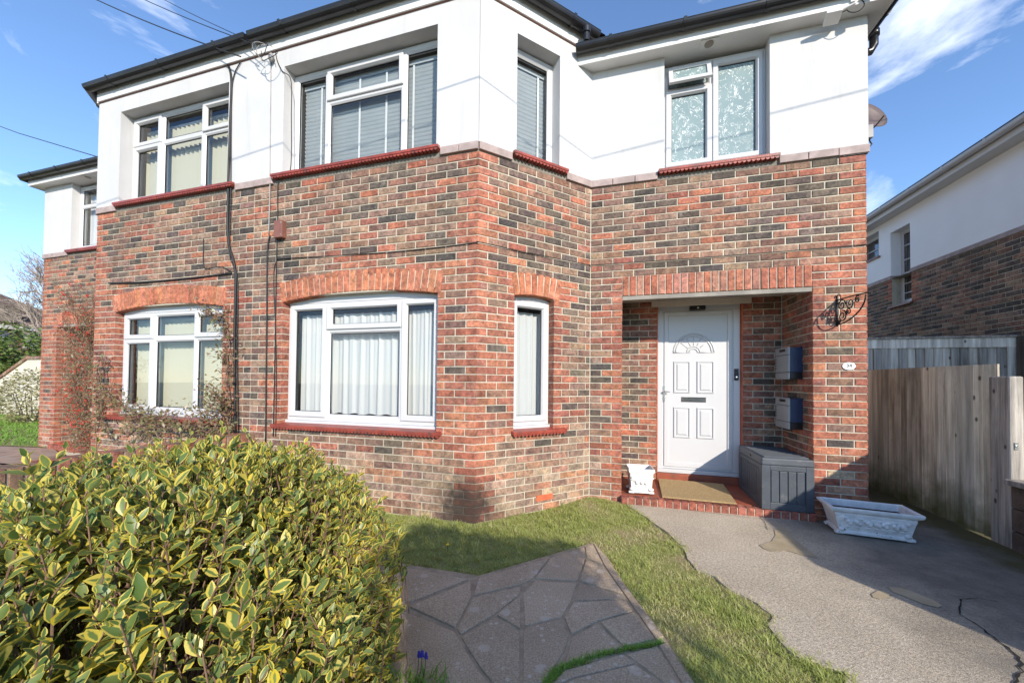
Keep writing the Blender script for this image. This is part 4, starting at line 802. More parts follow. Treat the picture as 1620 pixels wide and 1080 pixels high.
m = MB(); [m.lathe([(.003, 0), (.003, .002)], (2.455+x, -.010, 1.543), 8, (0, -1, 0)) for x in (-.035, .037)]; m.box(2.440, 2.470, -.0115, -.010, 1.516, 1.520); m.build('screw_dots', 'ink', T)

T = thing('hanging_basket_bracket', 'black wrought iron scroll bracket fixed to the porch pier', 'bracket', (2.36, -.004, 1.95))
m = MB(); bx = 2.362; Q = lambda y, z: (bx+.17*y, -y*.80, z)
m.box(bx-.008, bx+.008, -.008, .0, 1.93, 2.20); m.tube([Q(.0, 2.185), Q(.2, 2.188), Q(.42, 2.182), Q(.455, 2.165), Q(.45, 2.145), Q(.43, 2.15)], .0065, 8); m.tube([Q(.004, 1.945)]+[Q(.03+.36*math.sin(a)**1.2, 1.945+.225*(1-math.cos(a))) for a in [R(k*9) for k in range(11)]], .0065, 8)
def spiral(y, z, r0, turns, a0, sgn=1): return [Q(y+r0*(1-.8*k/28)*math.cos(a0+sgn*turns*2*math.pi*k/28), z+r0*(1-.8*k/28)*math.sin(a0+sgn*turns*2*math.pi*k/28)) for k in range(29)]
for a in ((.075, 2.125, .055, 1.6, 0), (.08, 2.02, .058, 1.6, 1.5, -1), (.19, 2.125, .052, 1.5, 2.5), (.17, 2.05, .035, 1.4, 4, -1), (.285, 2.145, .034, 1.4, 1), (.035, 1.965, .02, 1.2, 0)): m.tube(spiral(*a), .0055, 6)
m.tube([Q(.0, 2.2), Q(.012, 2.235), Q(.035, 2.24), Q(.04, 2.22)], .005, 6); m.build('scrollwork', 'iron_black', T, smooth=True)
for z in (1.985, 2.16): s = MB(); s.ball(Q(.010, z), .016, 10, 6); s.build('fixing_stud', 'iron_black', T, smooth=True)

def trough(name, label, c, ang, L, Wd, H, z, fruits):
    T = thing(name, label, 'planter', (c[0], c[1], z)); ca, sa = math.cos(ang), math.sin(ang)
    def P(x, y, h): return (c[0]+x*ca-y*sa, c[1]+x*sa+y*ca, z+h)
    def loop(l, w, h): return [P(-l/2, -w/2, h), P(l/2, -w/2, h), P(l/2, w/2, h), P(-l/2, w/2, h)]
    m = MB(); prof = [(.86, .0), (.86, .10), (.80, .14), (.83, .22), (.90, .62), (.93, .74), (.91, .78), (1.03, .86), (1.06, .94), (1.05, 1.0), (.97, 1.0), (.94, .97), (.90, .70)]
    w_ = lambda s: Wd-(1-s)*L*.55
    b = len(m.v)
    for s, h in prof: m.v += loop(L*s, max(.05, w_(s)), H*h)
    for i in range(len(prof)-1):
        for k in range(4): m.f.append((b+4*i+k, b+4*i+(k+1) % 4, b+4*i+4+(k+1) % 4, b+4*i+4+k)); m.c.append(None)
    m.f.append(tuple(b+3-k for k in range(4))); m.c.append(None)
    body = m.build('body', 'planter_paint', T, bevel=.005)
    e = MB(); e.add(loop(L*.91, w_(.91), H*.74), [(0, 1, 2, 3)]); e.build('soil', 'soil', T)
    def face(t, h): return P(t*L*.80, -w_(.83+.07*(h-.22)/.4)/2, H*h)
    r = MB()
    for t in fruits:
        for k in range(2):
            p_ = face(t+random.uniform(-.008, .008)+k*.03, .44+(.0 if k else .08)*random.uniform(.3, 1)); r.ball(p_, H*.095, 9, 6)
        p_ = face(t+.015, .30); r.ball(p_, H*.06, 8, 5, (1.8, .6, .7))
    for k in range(15): p_ = face(-.46+.92*k/14, .56+.06*math.sin(k*1.9)); r.ball(p_, H*.07, 8, 5, (1.7, .8, .8))
    for t in (-.46, .46):
        r.ball(face(t, .62), H*.08, 8, 5); r.ball(face(t, .16), H*.10, 8, 5, (1.3, .8, .8))
    rr = r.build('fruit_relief', 'planter_paint', body, smooth=True)
    for sx in (-1, 1):
        for sy in (-1, 1):
            q = P(sx*L*.40, sy*w_(.84)*.44, 0); f_ = MB(); f_.box(q[0]-.03, q[0]+.03, q[1]-.02, q[1]+.02, z-.004, z+.02); f_.build('foot', 'planter_paint', T, bevel=.006)
    return T
trough('trough_planter', 'long white fruit decorated trough planter with peeling paint, empty, on the drive', (2.455, -.255), R(-6), .60, .30, .235, .045, (-.38, -.25, -.10, .03, .13, .26, .38))
trough('square_planter', 'small white moulded planter of dry soil on the porch step beside the door', (.555, .165), R(6), .265, .25, .27, .128, (-.25, 0, .2))
dm = MB(); pts = [(.80, .62), (1.52, .60), (1.49, -.01), (.775, .0)]
zf = lambda y: .105+.05*(y+.06)/.76
dm.hexa([(x, y, zf(y)+.004) for x, y in pts[::-1]]+[(x, y, zf(y)+.022) for x, y in pts[::-1]]); tag(dm.build('door_mat', 'coir', None, fix=True, bevel=.004), 'worn brown coir mat on the red porch floor in front of the door', 'door mat')

# ------------------------------------------------------------------ fittings and cables on the walls
T = thing('security_light', 'white floodlight on a bracket under the eaves at the house corner', 'light', (2.36, -.2, 4.93))
m = MB(); m.hexa([(2.20, -.20, 4.895), (2.33, -.20, 4.895), (2.35, -.08, 4.865), (2.22, -.08, 4.865), (2.20, -.20, 4.93), (2.33, -.20, 4.93), (2.35, -.08, 4.90), (2.22, -.08, 4.90)]); m.build('lamp_body', 'soffit_white', T, bevel=.006)
m = MB(); m.tube([(2.33, -.17, 4.92), (2.42, -.20, 4.93), (2.46, -.2, 4.98), (2.46, -.166, 5.02)], .011, 8); m.box(2.40, 2.52, -.182, -.165, 4.97, 5.05); m.build('bracket_arm', 'soffit_white', T)
m = MB(); m.lathe([(.0, 0), (.036, .0), (.036, .09), (.028, .10)], (2.58, -.26, 4.96), 14); m.build('sensor_cap', 'box_brown', T, smooth=False)
m = MB(); m.tube([(2.34, -.15, 4.91)]+[(2.44+.07*math.cos(a), -.17, 4.93+.06*math.sin(a)) for a in [R(k*18-160) for k in range(15)]], .004, 6); m.build('flex', 'cable_black', T)
T = thing('satellite_dish', 'grey satellite dish on the gable side wall below the eaves', 'satellite dish', (2.62, .25, 4.1)); dn = Vector((.35, -.88, .33)).normalized()
m = MB(); prof = [(.0, 0), (.07, .006), (.13, .02), (.168, .038), (.172, .044), (.13, .027), (.07, .012), (0, .006)]; m.lathe(prof, Vector((2.79, .32, 4.13)), 28, dn); m.build('reflector', 'dish_grey', T, smooth=True)
m = MB(); m.tube([(2.61, .36, 4.05), (2.69, .36, 4.05), (2.73, .34, 4.15)], .016, 8); m.tube([(2.79, .31, 3.97), (2.80, .20, 3.98), (2.82, .12, 4.02)], .008, 6); m.build('mount', 'dish_grey', T)
T = thing('aerial_box', 'small grey cable box under the satellite dish', 'junction box', (2.65, .05, 3.80)); m = MB(); m.box(2.615, 2.685, .03, .12, 3.77, 3.90); m.build('case', 'cable_grey', T, bevel=.006); m = MB(); m.tube([(2.66, .06, 3.77), (2.68, .05, 3.71), (2.64, .05, 3.665)], .006, 6); m.build('lead', 'cable_black', T, smooth=True)
T = thing('meter_box', 'small red brown cover box on the brickwork under the upstairs window', 'junction box', (-3.40, -1.02, 2.96)); m = MB(); m.wbox(WF, fx(-3.455), fx(-3.335), 2.955, 3.15, -.005, .06); m.build('case', 'box_brown', T, bevel=.006)
for z in (2.985, 3.12): m = MB(); m.lathe([(.008, 0), (.008, .004)], WF.pt(fx(-3.35), z, .060), 8, (0, -1, 0)); m.build('screw', 'cable_grey', T)
def cable(name, label, pts, r=.006, mat='cable_black', sub=6, n=6):
    P_ = [Vector(p) for p in pts]; out = []
    for i in range(len(P_)-1):
        p0, p1, p2, p3 = P_[max(i-1, 0)], P_[i], P_[i+1], P_[min(i+2, len(P_)-1)]
        for k in range(sub):
            t_ = k/sub; out.append(.5*((2*p1)+(p2-p0)*t_+(2*p0-5*p1+4*p2-p3)*t_*t_+(3*p1-p0-3*p2+p3)*t_**3))
    out.append(P_[-1]); m = MB(); m.tube(out, r, n); return tag(m.build(name, mat, None, smooth=True), label, 'cable')
ff = lambda x, y, d=.010: tuple(np.array(on_y(x, y, -1.01-d)))
cl = [ff(x, y) for x, y in ((436, 690), (437, 560), (433, 445), (437, 414), (450, 409), (540, 404), (650, 396), (748, 384.5))]
cl += [WS.pt(.02, 2.700, .012), WS.pt(.5, 2.692, .010), WS.pt(1.0, 2.700, .010), WS.pt(1.40, 2.705, .012), WA.pt(.03, 2.705, .012), WA.pt(.8, 2.700, .010), WA.pt(1.7, 2.70, .010), WA.pt(2.6, 2.712, .011)]
cable('wall_cable', 'thin black cable running along the brick from the bay round to the porch corner', cl, .0045)
cable('wall_cable', 'black cable bundle dropping beside the creeper window from the gutter', [ff(x, y, .022) for x, y in ((358, 97), (366, 125), (364, 200), (361, 300), (361, 380), (372, 430), (371, 540), (372, 690))], .013)
cable('wall_cable', 'second thinner black lead strapped to the drop beside the creeper window', [ff(x, y, .026) for x, y in ((381, 98), (370, 120), (366, 160), (365, 300), (363, 400), (375, 440), (375, 560), (377, 685))], .006)
cable('wall_cable', 'grey pair of leads dropping straight down from the pulley under the gutter', [ff(x, y, .014) for x, y in ((429, 98), (428, 200), (427, 300), (425, 370))], .006, 'cable_grey')
cable('wall_cable', 'black lead dropping down the brick between the two wide windows', [ff(x, y, .014) for x, y in ((427, 372), (423, 400), (422, 500), (421, 600), (420, 700))], .008)
cable('wall_cable', 'black lead from the gutter edge down beside the slatted upstairs window to the brown box', [ff(x, y, .02) for x, y in ((435, 60), (437, 90), (446, 112), (460, 126), (461, 180), (459, 272), (441, 282), (439, 345), (437, 420), (435, 540), (432, 690))], .005)
cable('wall_cable', 'short black stub of cable curling off the drop beside the creeper arch', [ff(x, y, .01) for x, y in ((322, 378), (322, 420), (330, 425), (350, 422), (366, 430))], .005)
cable('wall_cable', 'thick black cable lying on the brick above the creeper window arch', [ff(x, y, .012) for x, y in ((172, 448), (230, 446), (300, 440), (366, 432))], .010)
T = thing('cable_pulley', 'grey cable clamp and coiled wires where the overhead lines meet the gutter', 'cable clamp', tuple(on_y(428, 92, -1.05)))
m = MB(); c_ = on_y(429, 91, -1.06); m.ball(c_, .045, 10, 8, (.8, .6, 1.1)); m.build('clamp', 'cable_grey', T, smooth=True)
for k in range(5):
    c_ = on_y(404+5*k, 72+3*k, -1.17); m = MB(); a0 = random.uniform(0, 6); m.tube([(c_[0]+(.07+.012*k)*math.cos(a0+q*.5), c_[1]+.02*math.sin(q), c_[2]+(.05+.01*k)*math.sin(a0+q*.5)) for q in range(9)], .004, 6); m.build('wire_loop', 'cable_grey' if k % 2 else 'cable_black', T, smooth=True)
def wire(label, p0, px, zt, r=.008):
    p0 = np.array(p0); d = ray(*px); t = (zt-CAM[2])/d[2]; p1 = CAM+t*d; m = MB()
    m.tube([tuple(p0+(p1-p0)*k/16-np.array([0, 0, .25*4*(k/16)*(1-k/16)*.3])) for k in range(17)], r, 6); tag(m.build('telephone_wire', 'cable_black', None, smooth=True), label, 'wire')
wire('lowest overhead telephone line coming in to the gutter', on_y(381, 90, -1.19), (60, -47), 8.2, .007)
wire('middle overhead telephone line coming in to the gutter', on_y(402, 70, -1.19), (110, -62), 8.6, .005)
wire('topmost overhead telephone line coming in to the gutter', on_y(412, 72, -1.19), (150, -66), 8.9, .004)
m = MB(); m.tube([(9.0+(-4.07)*k*.5, -1.62-.62*k*.5, 5.65-.13*k*.5-.02*math.sin(k*.3)) for k in range(12)], .006, 6); tag(m.build('telephone_wire', 'cable_black', None), 'overhead line strung past the house front above head height', 'wire')
m = MB(); a_, b_ = on_y(160, 250, -.10), on_x(-60, 178, -16.0); m.tube([tuple(a_), tuple((a_+b_)/2-np.array([0, 0, .05])), tuple(b_)], .008, 6); tag(m.build('telephone_wire', 'cable_black', None), 'single overhead line running to the far side of the left house', 'wire')

# ------------------------------------------------------------------ drive, path, turf
DZ = .03
edge = PXC([(60, 130), (110, 165), (180, 210), (235, 250), (290, 300), (315, 350), (350, 390), (420, 420), (470, 465), (520, 490), (590, 530), (640, 570), (630, 610), (660, 650), (690, 690), (720, 720), (800, 745), (930, 790), (925, 835)], (960, 740))
eg0 = gpoly(edge, DZ); eg = []
for (xa, ya), (xb, yb) in zip(eg0, eg0[1:]):
    for k in range(3): eg.append((xa+(xb-xa)*k/3+random.uniform(-.007, .007), ya+(yb-ya)*k/3+random.uniform(-.007, .007)))
eg.append(eg0[-1])
drive_poly = [(.30, .0)]+eg+[(1.55, -3.4), (1.6, -9.4), (3.41, -9.4), (3.41, -.3), (3.53, 2.6), (2.55, 2.6), (2.55, .02), (2.2, .03)]
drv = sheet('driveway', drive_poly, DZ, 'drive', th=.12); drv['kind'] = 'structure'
for nm, pts, w in (('crack', [(1375, 510), (1370, 570), (1430, 600), (1520, 670), (1600, 735), (1612, 790), (1580, 835), (1560, 900)], .006), ('crack', [(560, 160), (590, 185), (615, 215), (625, 240)], .003), ('crack', [(1375, 512), (1440, 505), (1520, 520)], .0025)):
    g = [np.array(q) for q in gpoly(PXC(pts, (960, 740)), DZ)]; m = MB(); L_, R_ = [], []; dense = []
    for i in range(len(g)-1):
        for k in range(5): dense.append(g[i]+(g[i+1]-g[i])*k/5+rng.normal(0, .004, 2))
    dense.append(g[-1])
    for i, q in enumerate(dense):
        d = dense[min(i+1, len(dense)-1)]-dense[max(i-1, 0)]; n_ = np.array([-d[1], d[0]])/(np.linalg.norm(d)+1e-9); ww = w*random.uniform(.35, 1.1); L_.append((*(q+n_*ww), DZ+.004)); R_.append((*(q-n_*ww), DZ+.004))
    k = len(L_); m.add(L_+R_, [(i, k+i, k+i+1, i+1) for i in range(k-1)]); m.build(nm, 'dark_gap', drv)
for lab, pts in (('pale sandy silt patch on the drive just in front of the step', [(650, 240), (690, 232), (715, 262), (762, 305), (826, 352), (790, 345), (755, 338), (700, 322), (640, 325), (610, 315), (592, 300), (640, 285), (655, 262)]), ('smallest round sandy silt patch on the drive', [(1027, 492), (1050, 478), (1075, 477), (1100, 490), (1090, 505), (1065, 512), (1035, 504)]), ('long thin sandy silt patch on the drive next to the crack', [(1095, 462), (1140, 466), (1200, 486), (1270, 515), (1303, 535), (1285, 543), (1230, 530), (1165, 503), (1110, 482)])):
    o = sheet('silt_patch', gpoly(PXC(pts, (960, 740)), DZ), DZ+.004, 'silt'); del o['kind']; tag(o, lab, 'mud patch', 'silt patches on the drive')
PZ = .035
path = sheet('path', gpoly(PXC([(138, 318), (436, 364), (880, 236), (932, 290), (1004, 400), (1094, 520), (1165, 612), (1280, 790)]), PZ)+[(.72, -3.2), (.80, -9.4), (-1.1, -9.4), (-1.6, -3.2), (-2.2, -2.3)], PZ-.007, 'path_joint', th=.08); path['kind'] = 'structure'
stones = [[(140, 332), (398, 380), (175, 470), (90, 480)], [(405, 388), (410, 450), (345, 570), (160, 488), (178, 480)], [(430, 376), (712, 297), (650, 378), (600, 403), (412, 444)], [(410, 450), (600, 408), (598, 435), (500, 518), (362, 596), (348, 575)],
          [(712, 297), (845, 256), (850, 300), (820, 388), (652, 378)], [(848, 255), (878, 246), (920, 325), (852, 298)], [(852, 302), (922, 332), (998, 436), (824, 388)], [(822, 394), (1000, 442), (1008, 456), (802, 463)], [(652, 384), (818, 394), (798, 465), (760, 528), (612, 562), (602, 437)],
          [(502, 520), (598, 440), (598, 576)], [(800, 468), (1010, 460), (1038, 503), (900, 543), (792, 596), (764, 530)], [(612, 567), (758, 533), (788, 600), (773, 660), (690, 783), (604, 790), (603, 583)], [(362, 602), (500, 524), (597, 582), (598, 790), (494, 790), (434, 720)], [(120, 492), (343, 579), (428, 722), (486, 790), (60, 790)],
          [(902, 546), (1040, 506), (1122, 616), (1000, 645)], [(792, 603), (898, 549), (995, 646), (764, 712), (778, 662)], [(764, 732), (998, 668), (1048, 704), (800, 762), (700, 800)], [(1002, 667), (1128, 634), (1226, 790), (1165, 790), (1053, 704)], [(804, 766), (1050, 709), (1158, 790), (700, 815)],
          [(880, 240), (932, 292), (1004, 402), (1094, 522), (1158, 608), (1126, 616), (1002, 440), (924, 328)], [(1132, 632), (1163, 622), (1276, 790), (1230, 790)]]
def stone(poly):
    n = len(poly); c = np.mean(poly, 0); P_ = []
    for q in poly: q = np.array(q); d = c-q; P_.append(q+d/np.linalg.norm(d)*.008)
    a = sum(P_[i][0]*P_[(i+1) % n][1]-P_[(i+1) % n][0]*P_[i][1] for i in range(n))
    if a < 0: P_ = P_[::-1]
    z = PZ+random.uniform(-.0025, .0025); m = MB(); m.prism([tuple(q) for q in P_], lambda a, b, d: (a, b, z+d), -.03, 0); m.build('paving_stone', 'path_stone', path, fix=True, bevel=.004)
for s in stones: stone(gpoly(PXC(s), PZ))
for yy in np.arange(-3.3, -9.3, -.75): stone([(-1.15, yy-.7), (-.45+random.uniform(-.1, .1), yy-.7), (-.4, yy), (-1.3, yy)]); stone([(-.40, yy-.7), (.70, yy-.7), (.68, yy), (-.35, yy)])
turf_edge = gpoly(PXC([(880, 236), (932, 290), (1004, 400), (1094, 520), (1165, 612), (1280, 790)]), .03)
egt = eg
lawn_poly = [(-3.7, -.9), (-1.0, -.9), (-.02, .04), (.34, .04)]+egt+[(1.4, -2.6), (1.5, -9.4), (-3.7, -9.4)]
def lz(x, y): return .004+.018*max(0, min(1, (x+.3)/.4))+.04*max(0, 1-abs(x)/.45)*max(0, min(1, (y+.8)/.7))
mb = MB(); gx = np.linspace(-3.7, 1.6, 36); gy = np.concatenate([np.linspace(.04, -3, 22), np.linspace(-3.3, -9.4, 8)])
for y in gy:
    for x in gx: mb.v.append((x, y, lz(x, y)+.008*math.sin(x*7)*math.sin(y*6)-.006))
for j in range(len(gy)-1):
    for i in range(len(gx)-1): k = j*len(gx)+i; mb.f.append((k, k+len(gx), k+len(gx)+1, k+1)); mb.c.append(None)
lawn = mb.build('lawn', 'turf', None, smooth=True, kind='structure')
path_poly = gpoly(PXC([(138, 318), (436, 364), (880, 236), (932, 290), (1004, 400), (1094, 520), (1165, 612), (1280, 790)]), PZ)+[(.72, -3.2), (-1.6, -3.2), (-2.2, -2.3)]
P2 = np.stack([rng.uniform(-2.6, 1.6, 330000), rng.uniform(-3.2, .05, 330000)], 1)
front = np.where(P2[:, 0] < -1.01, P2[:, 1] < -1.03, np.where(P2[:, 0] < 0, P2[:, 1] < P2[:, 0]-.03, P2[:, 1] < -.03))
J2 = P2+rng.normal(0, .026, P2.shape)
P2 = P2[in_poly(J2, lawn_poly) & ~in_poly(J2, path_poly) & front]
# thin out with patches
patch = np.sin(P2[:, 0]*4.1+1.3*np.sin(P2[:, 1]*3.3))*np.sin(P2[:, 1]*5.2+.8*np.sin(P2[:, 0]*6.1)); strawp = np.clip(.20+.85*patch*(P2[:, 0] > -.1)+.15*(P2[:, 0] > .2), 0, 1)
bare = (patch > .35) & (P2[:, 0] > .0) & (rng.random(len(P2)) < .6); P2 = P2[~bare][:125000]; strawp = strawp[~bare][:125000]; patch = patch[~bare][:125000]; n = len(P2)
zz = np.array([max(lz(x, y), .004) for x, y in P2])+np.where(in_poly(P2, drive_poly), .012, 0)
straw = np.where(rng.random(n) < strawp, rng.uniform(.6, 1, n), rng.uniform(0, .25, n))
blades('grass', 'grass_blade', np.stack([P2[:, 0], P2[:, 1], zz-.004], 1), rng.uniform(.010, .034, n)*np.where(straw > .5, .8, 1)*(1+.35*np.sin(P2[:, 0]*23+3*np.sin(P2[:, 1]*17))), rng.uniform(.0022, .0046, n), None, straw)
tag(bpy.data.objects['grass'], 'short rough grass round the bay and along the path', 'grass', kind='stuff')
tuft = P2[rng.choice(len(P2), 230, replace=False)]; tp = np.repeat(tuft, 26, axis=0)+rng.normal(0, .016, (230*26, 2)); nt = len(tp)
o = blades('grass_tufts', 'grass_blade', np.stack([tp[:, 0], tp[:, 1], np.full(nt, .012)], 1), rng.uniform(.03, .075, nt), rng.uniform(.003, .0055, nt), None, np.where(rng.random(nt) < .25, rng.uniform(.6, 1, nt), rng.uniform(0, .2, nt))); tag(o, 'scattered longer tufts and weeds standing up in the rough grass', 'grass', kind='stuff')
# grass tufts in the path joint
jp = [np.array(q) for q in gpoly(PXC([(690, 790), (720, 755), (760, 722), (830, 700), (900, 672), (1000, 652), (1080, 640), (1150, 624)]), PZ)]; pp = []
for i in range(len(jp)-1):
    for k in range(220): pp.append(jp[i]+(jp[i+1]-jp[i])*random.random()+rng.normal(0, .010 if i < 4 else .006, 2))
pp = np.array(pp); o = blades('joint_grass', 'lawn_blade', np.stack([pp[:, 0], pp[:, 1], np.full(len(pp), PZ-.01)], 1), rng.uniform(.012, .034, len(pp)), rng.uniform(.003, .005, len(pp)), None, rng.uniform(0, .2, len(pp))); tag(o, 'tufts of green grass and moss growing in the path joint', 'grass', kind='stuff')

# ------------------------------------------------------------------ vegetation
def shoots_bush(name, label, cat, base, surf, n_sh, leaf, mat, parent_loc, n_single=0, pairs=5, seg=.036, up=.65, spread=.5, big=None, dark_fn=None):
    """surf() -> (point, outward normal): leafy shoots in opposite pairs that end near the surface"""
    T = thing(name, label, cat, parent_loc); pos, dr, nm, ln, wd, rn, dk = [], [], [], [], [], [], []; tw = MB()
    for i in range(n_sh):
        p, n_ = surf(); ax = n_*spread+np.array([0, 0, up])+rng.normal(0, .28, 3); ax /= np.linalg.norm(ax); k = random.randint(pairs-1, pairs+2); L = leaf*random.uniform(.55, 1.35)
        side = np.cross(ax, rng.normal(0, 1, 3)); side /= np.linalg.norm(side); bend = rng.normal(0, .12, 3); pts = []
        for j in range(k):
            q = p-ax*seg*(k-1-j)+bend*(.03*(k-1-j)**1.3)*.3; pts.append(q); f = j/(k-1); s2 = np.cross(ax, side); side = s2/np.linalg.norm(s2)
            sz = L*(1.0 if f < .7 else .78 if f < .95 else .5)
            for sg in (-1, 1):
                d = side*sg*(.95-.5*f)+ax*(.42+.75*f)+rng.normal(0, .24, 3); nn = ax*.9-side*sg*.25+np.array([0, 0, .35])+rng.normal(0, .36, 3)
                pos.append(q+rng.normal(0, .002, 3)); dr.append(d); nm.append(nn); s_ = sz*random.uniform(.8, 1.15); ln.append(s_); wd.append(s_*random.uniform(.44, .56)); rn.append(random.random()**1.3); dk.append(random.random())
        tw.tube([tuple(pts[0]-ax*.12-np.array([0, 0, .05]))]+[tuple(q) for q in pts], [.0028]+[.0022]*(len(pts)-1)+[.0012], 4, False)
    pos, dr, nm, ln, wd, rn, dk = map(np.array, (pos, dr, nm, ln, wd, rn, dk))
    idx = np.arange(len(pos))
    if n_single:
        dist = np.linalg.norm(pos-CAM, axis=1); dv = (pos-CAM); z = dv@_f; x = CX+F_PX*(dv@_r)/z; y = CY-F_PX*(dv@_u)/z
        ok = (z > .1) & (x > 0) & (x < 1620) & (y > 0) & (y < 1080); sc = np.where(ok, ln/dist, 0)*np.where(pos[:, 2] > -1, 1, 1); single = np.argsort(-sc)[:n_single]; mask = np.ones(len(pos), bool); mask[single] = False
        kinds = {}
        for s in single:
            key = (int(rn[s]*4), int(dk[s]*5))
            if key not in kinds:
                o = leaf_mesh('leaf', mat, [(0, 0, 0)], [(1, 0, 0)], [(0, 0, 1)], [1.0], [.42+.035*key[1]], [(key[0]+.5)/4], [(key[1]+.5)/5], None, kind=None); kinds[key] = o.data; bpy.data.objects.remove(o)
            d = Vector(dr[s]).normalized(); sd_ = Vector(nm[s]).cross(d).normalized(); n_ = d.cross(sd_); b_ = wloc(T)
            o = bpy.data.objects.new('leaf', kinds[key]); COL.objects.link(o); o.parent = T; l = ln[s]; q = pos[s]
            o.matrix_local = Matrix(((d.x*l, sd_.x*l, n_.x*l, q[0]-b_.x), (d.y*l, sd_.y*l, n_.y*l, q[1]-b_.y), (d.z*l, sd_.z*l, n_.z*l, q[2]-b_.z), (0, 0, 0, 1)))
        idx = idx[mask]
    leaf_mesh('foliage', mat, pos[idx], dr[idx], nm[idx], ln[idx], wd[idx], rn[idx], dk[idx], T); tw.build('twigs', 'twig', T, kind='stuff')
    return T
BC, BR, BH = np.array([-1.43, -3.50]), np.array([1.30, .98]), 1.07
E1, E2 = np.array([-.527, .850]), np.array([-.850, -.527])           # the bush is longer towards the house
def bush_surf():
    while True:
        a = random.uniform(0, 2*math.pi)
        if random.random() < .66: rr = math.sqrt(random.random())*.98; hz = 1-.42*rr**2.0       # top
        else: rr = .99; hz = random.uniform(.06, .62)
        lump = 1+.035*math.sin(a*5+1)+.03*math.sin(a*9+2); q = BC+E1*BR[0]*rr*lump*math.cos(a)+E2*BR[1]*rr*lump*math.sin(a)
        p = np.array([q[0], q[1], BH*hz*(1+.09*rr*math.cos(a)-.26*rr*max(0, math.sin(a))-.04*rr*math.sin(a))+.03*math.sin(q[0]*7+q[1]*3)+.025*math.sin(q[1]*11-q[0]*4)+random.uniform(-.035, .035)])
        if random.random() < .40: p[:2] = BC+(p[:2]-BC)*.92; p[2] -= random.uniform(.05, .22)
        if random.random() < .05: p[2] += random.uniform(.03, .10)
        n_ = np.array([*(p[:2]-BC), .9 if rr < .9 else .25]); n_ /= np.linalg.norm(n_)
        if p[2] > .02 and np.linalg.norm(p-CAM) > .45: return p, n_
shoots_bush('privet_bush', 'big rounded variegated privet bush with yellow edged leaves beside the path', 'bush', None, bush_surf, 4600, .052, 'privet_leaf', (BC[0], BC[1], 0), 300)
m = MB(); st_ = []
for i in range(14):
    a = random.uniform(0, 6.28); r_ = random.uniform(.2, .9); b0 = (BC[0]+.25*r_*math.cos(a), BC[1]+.3*r_*math.sin(a), -.02); e0 = (BC[0]+.75*r_*math.cos(a), BC[1]+.8*r_*math.sin(a), .7); mid = tuple((b0[k]*.5+e0[k]*.5)+random.uniform(-.05, .05) for k in range(3)); m.tube([b0, mid, e0], [.016, .011, .006], 6)
m.build('stem', 'bark', bpy.data.objects['privet_bush'])

def cloud_plant(name, label, cat, loc, fn, n, leaf, mat, twig=None, kind_tpl='quad', group=None):
    T = thing(name, label, cat, loc, group); P_ = np.array([fn() for _ in range(n)]); d = rng.normal(0, 1, (n, 3)); d[:, 2] = np.abs(d[:, 2])*.4; nr = rng.normal(0, .6, (n, 3))+np.array([.1, -.3, .8])
    l = leaf*rng.uniform(.7, 1.3, n); leaf_mesh('foliage', mat, P_, d, nr, l, l*rng.uniform(.55, .8, n), rng.random(n), np.zeros(n), T, kind_tpl, smooth=False); return T

# unseen hedge added behind the viewpoint to keep the sun off the path
def hedge_fn(x0, x1, y0, y1, z1, am=.06):
    def f():
        x, y, z = random.uniform(x0, x1), random.uniform(y0, y1), random.uniform(0, z1); k = random.random()
        if k < .38: y = random.choice((y0, y1))+random.uniform(-am, am)
        elif k < .55: x = random.choice((x0, x1))+random.uniform(-am, am)
        elif k < .75: z = z1+random.uniform(-am, am*.6)
        return (x, y, z)
    return f
T = cloud_plant('shade_hedge', 'tall clipped green hedge added out of view to shade the path', 'hedge', (2.4, -6.0, 0), hedge_fn(1.75, 3.24, -6.35, -5.65, 2.42), 14000, .06, 'hedge_leaf')
m = MB(); m.hexa([(1.85, -6.2, 0), (3.14, -6.2, 0), (3.14, -5.8, 0), (1.85, -5.8, 0), (1.85, -6.15, 2.3), (3.14, -6.15, 2.3), (3.14, -5.85, 2.3), (1.85, -5.85, 2.3)]); m.build('sun_block_core', 'bark', T)  # solid box added inside the hedge to stop sun leaking between leaves
for i in range(4): m = MB(); x = 1.8+.4*i; m.tube([(x, -6, 0), (x+.05, -6, 1.1), (x+.1, -6, 2.2)], [.035, .025, .012], 6); m.build('trunk', 'bark', T)

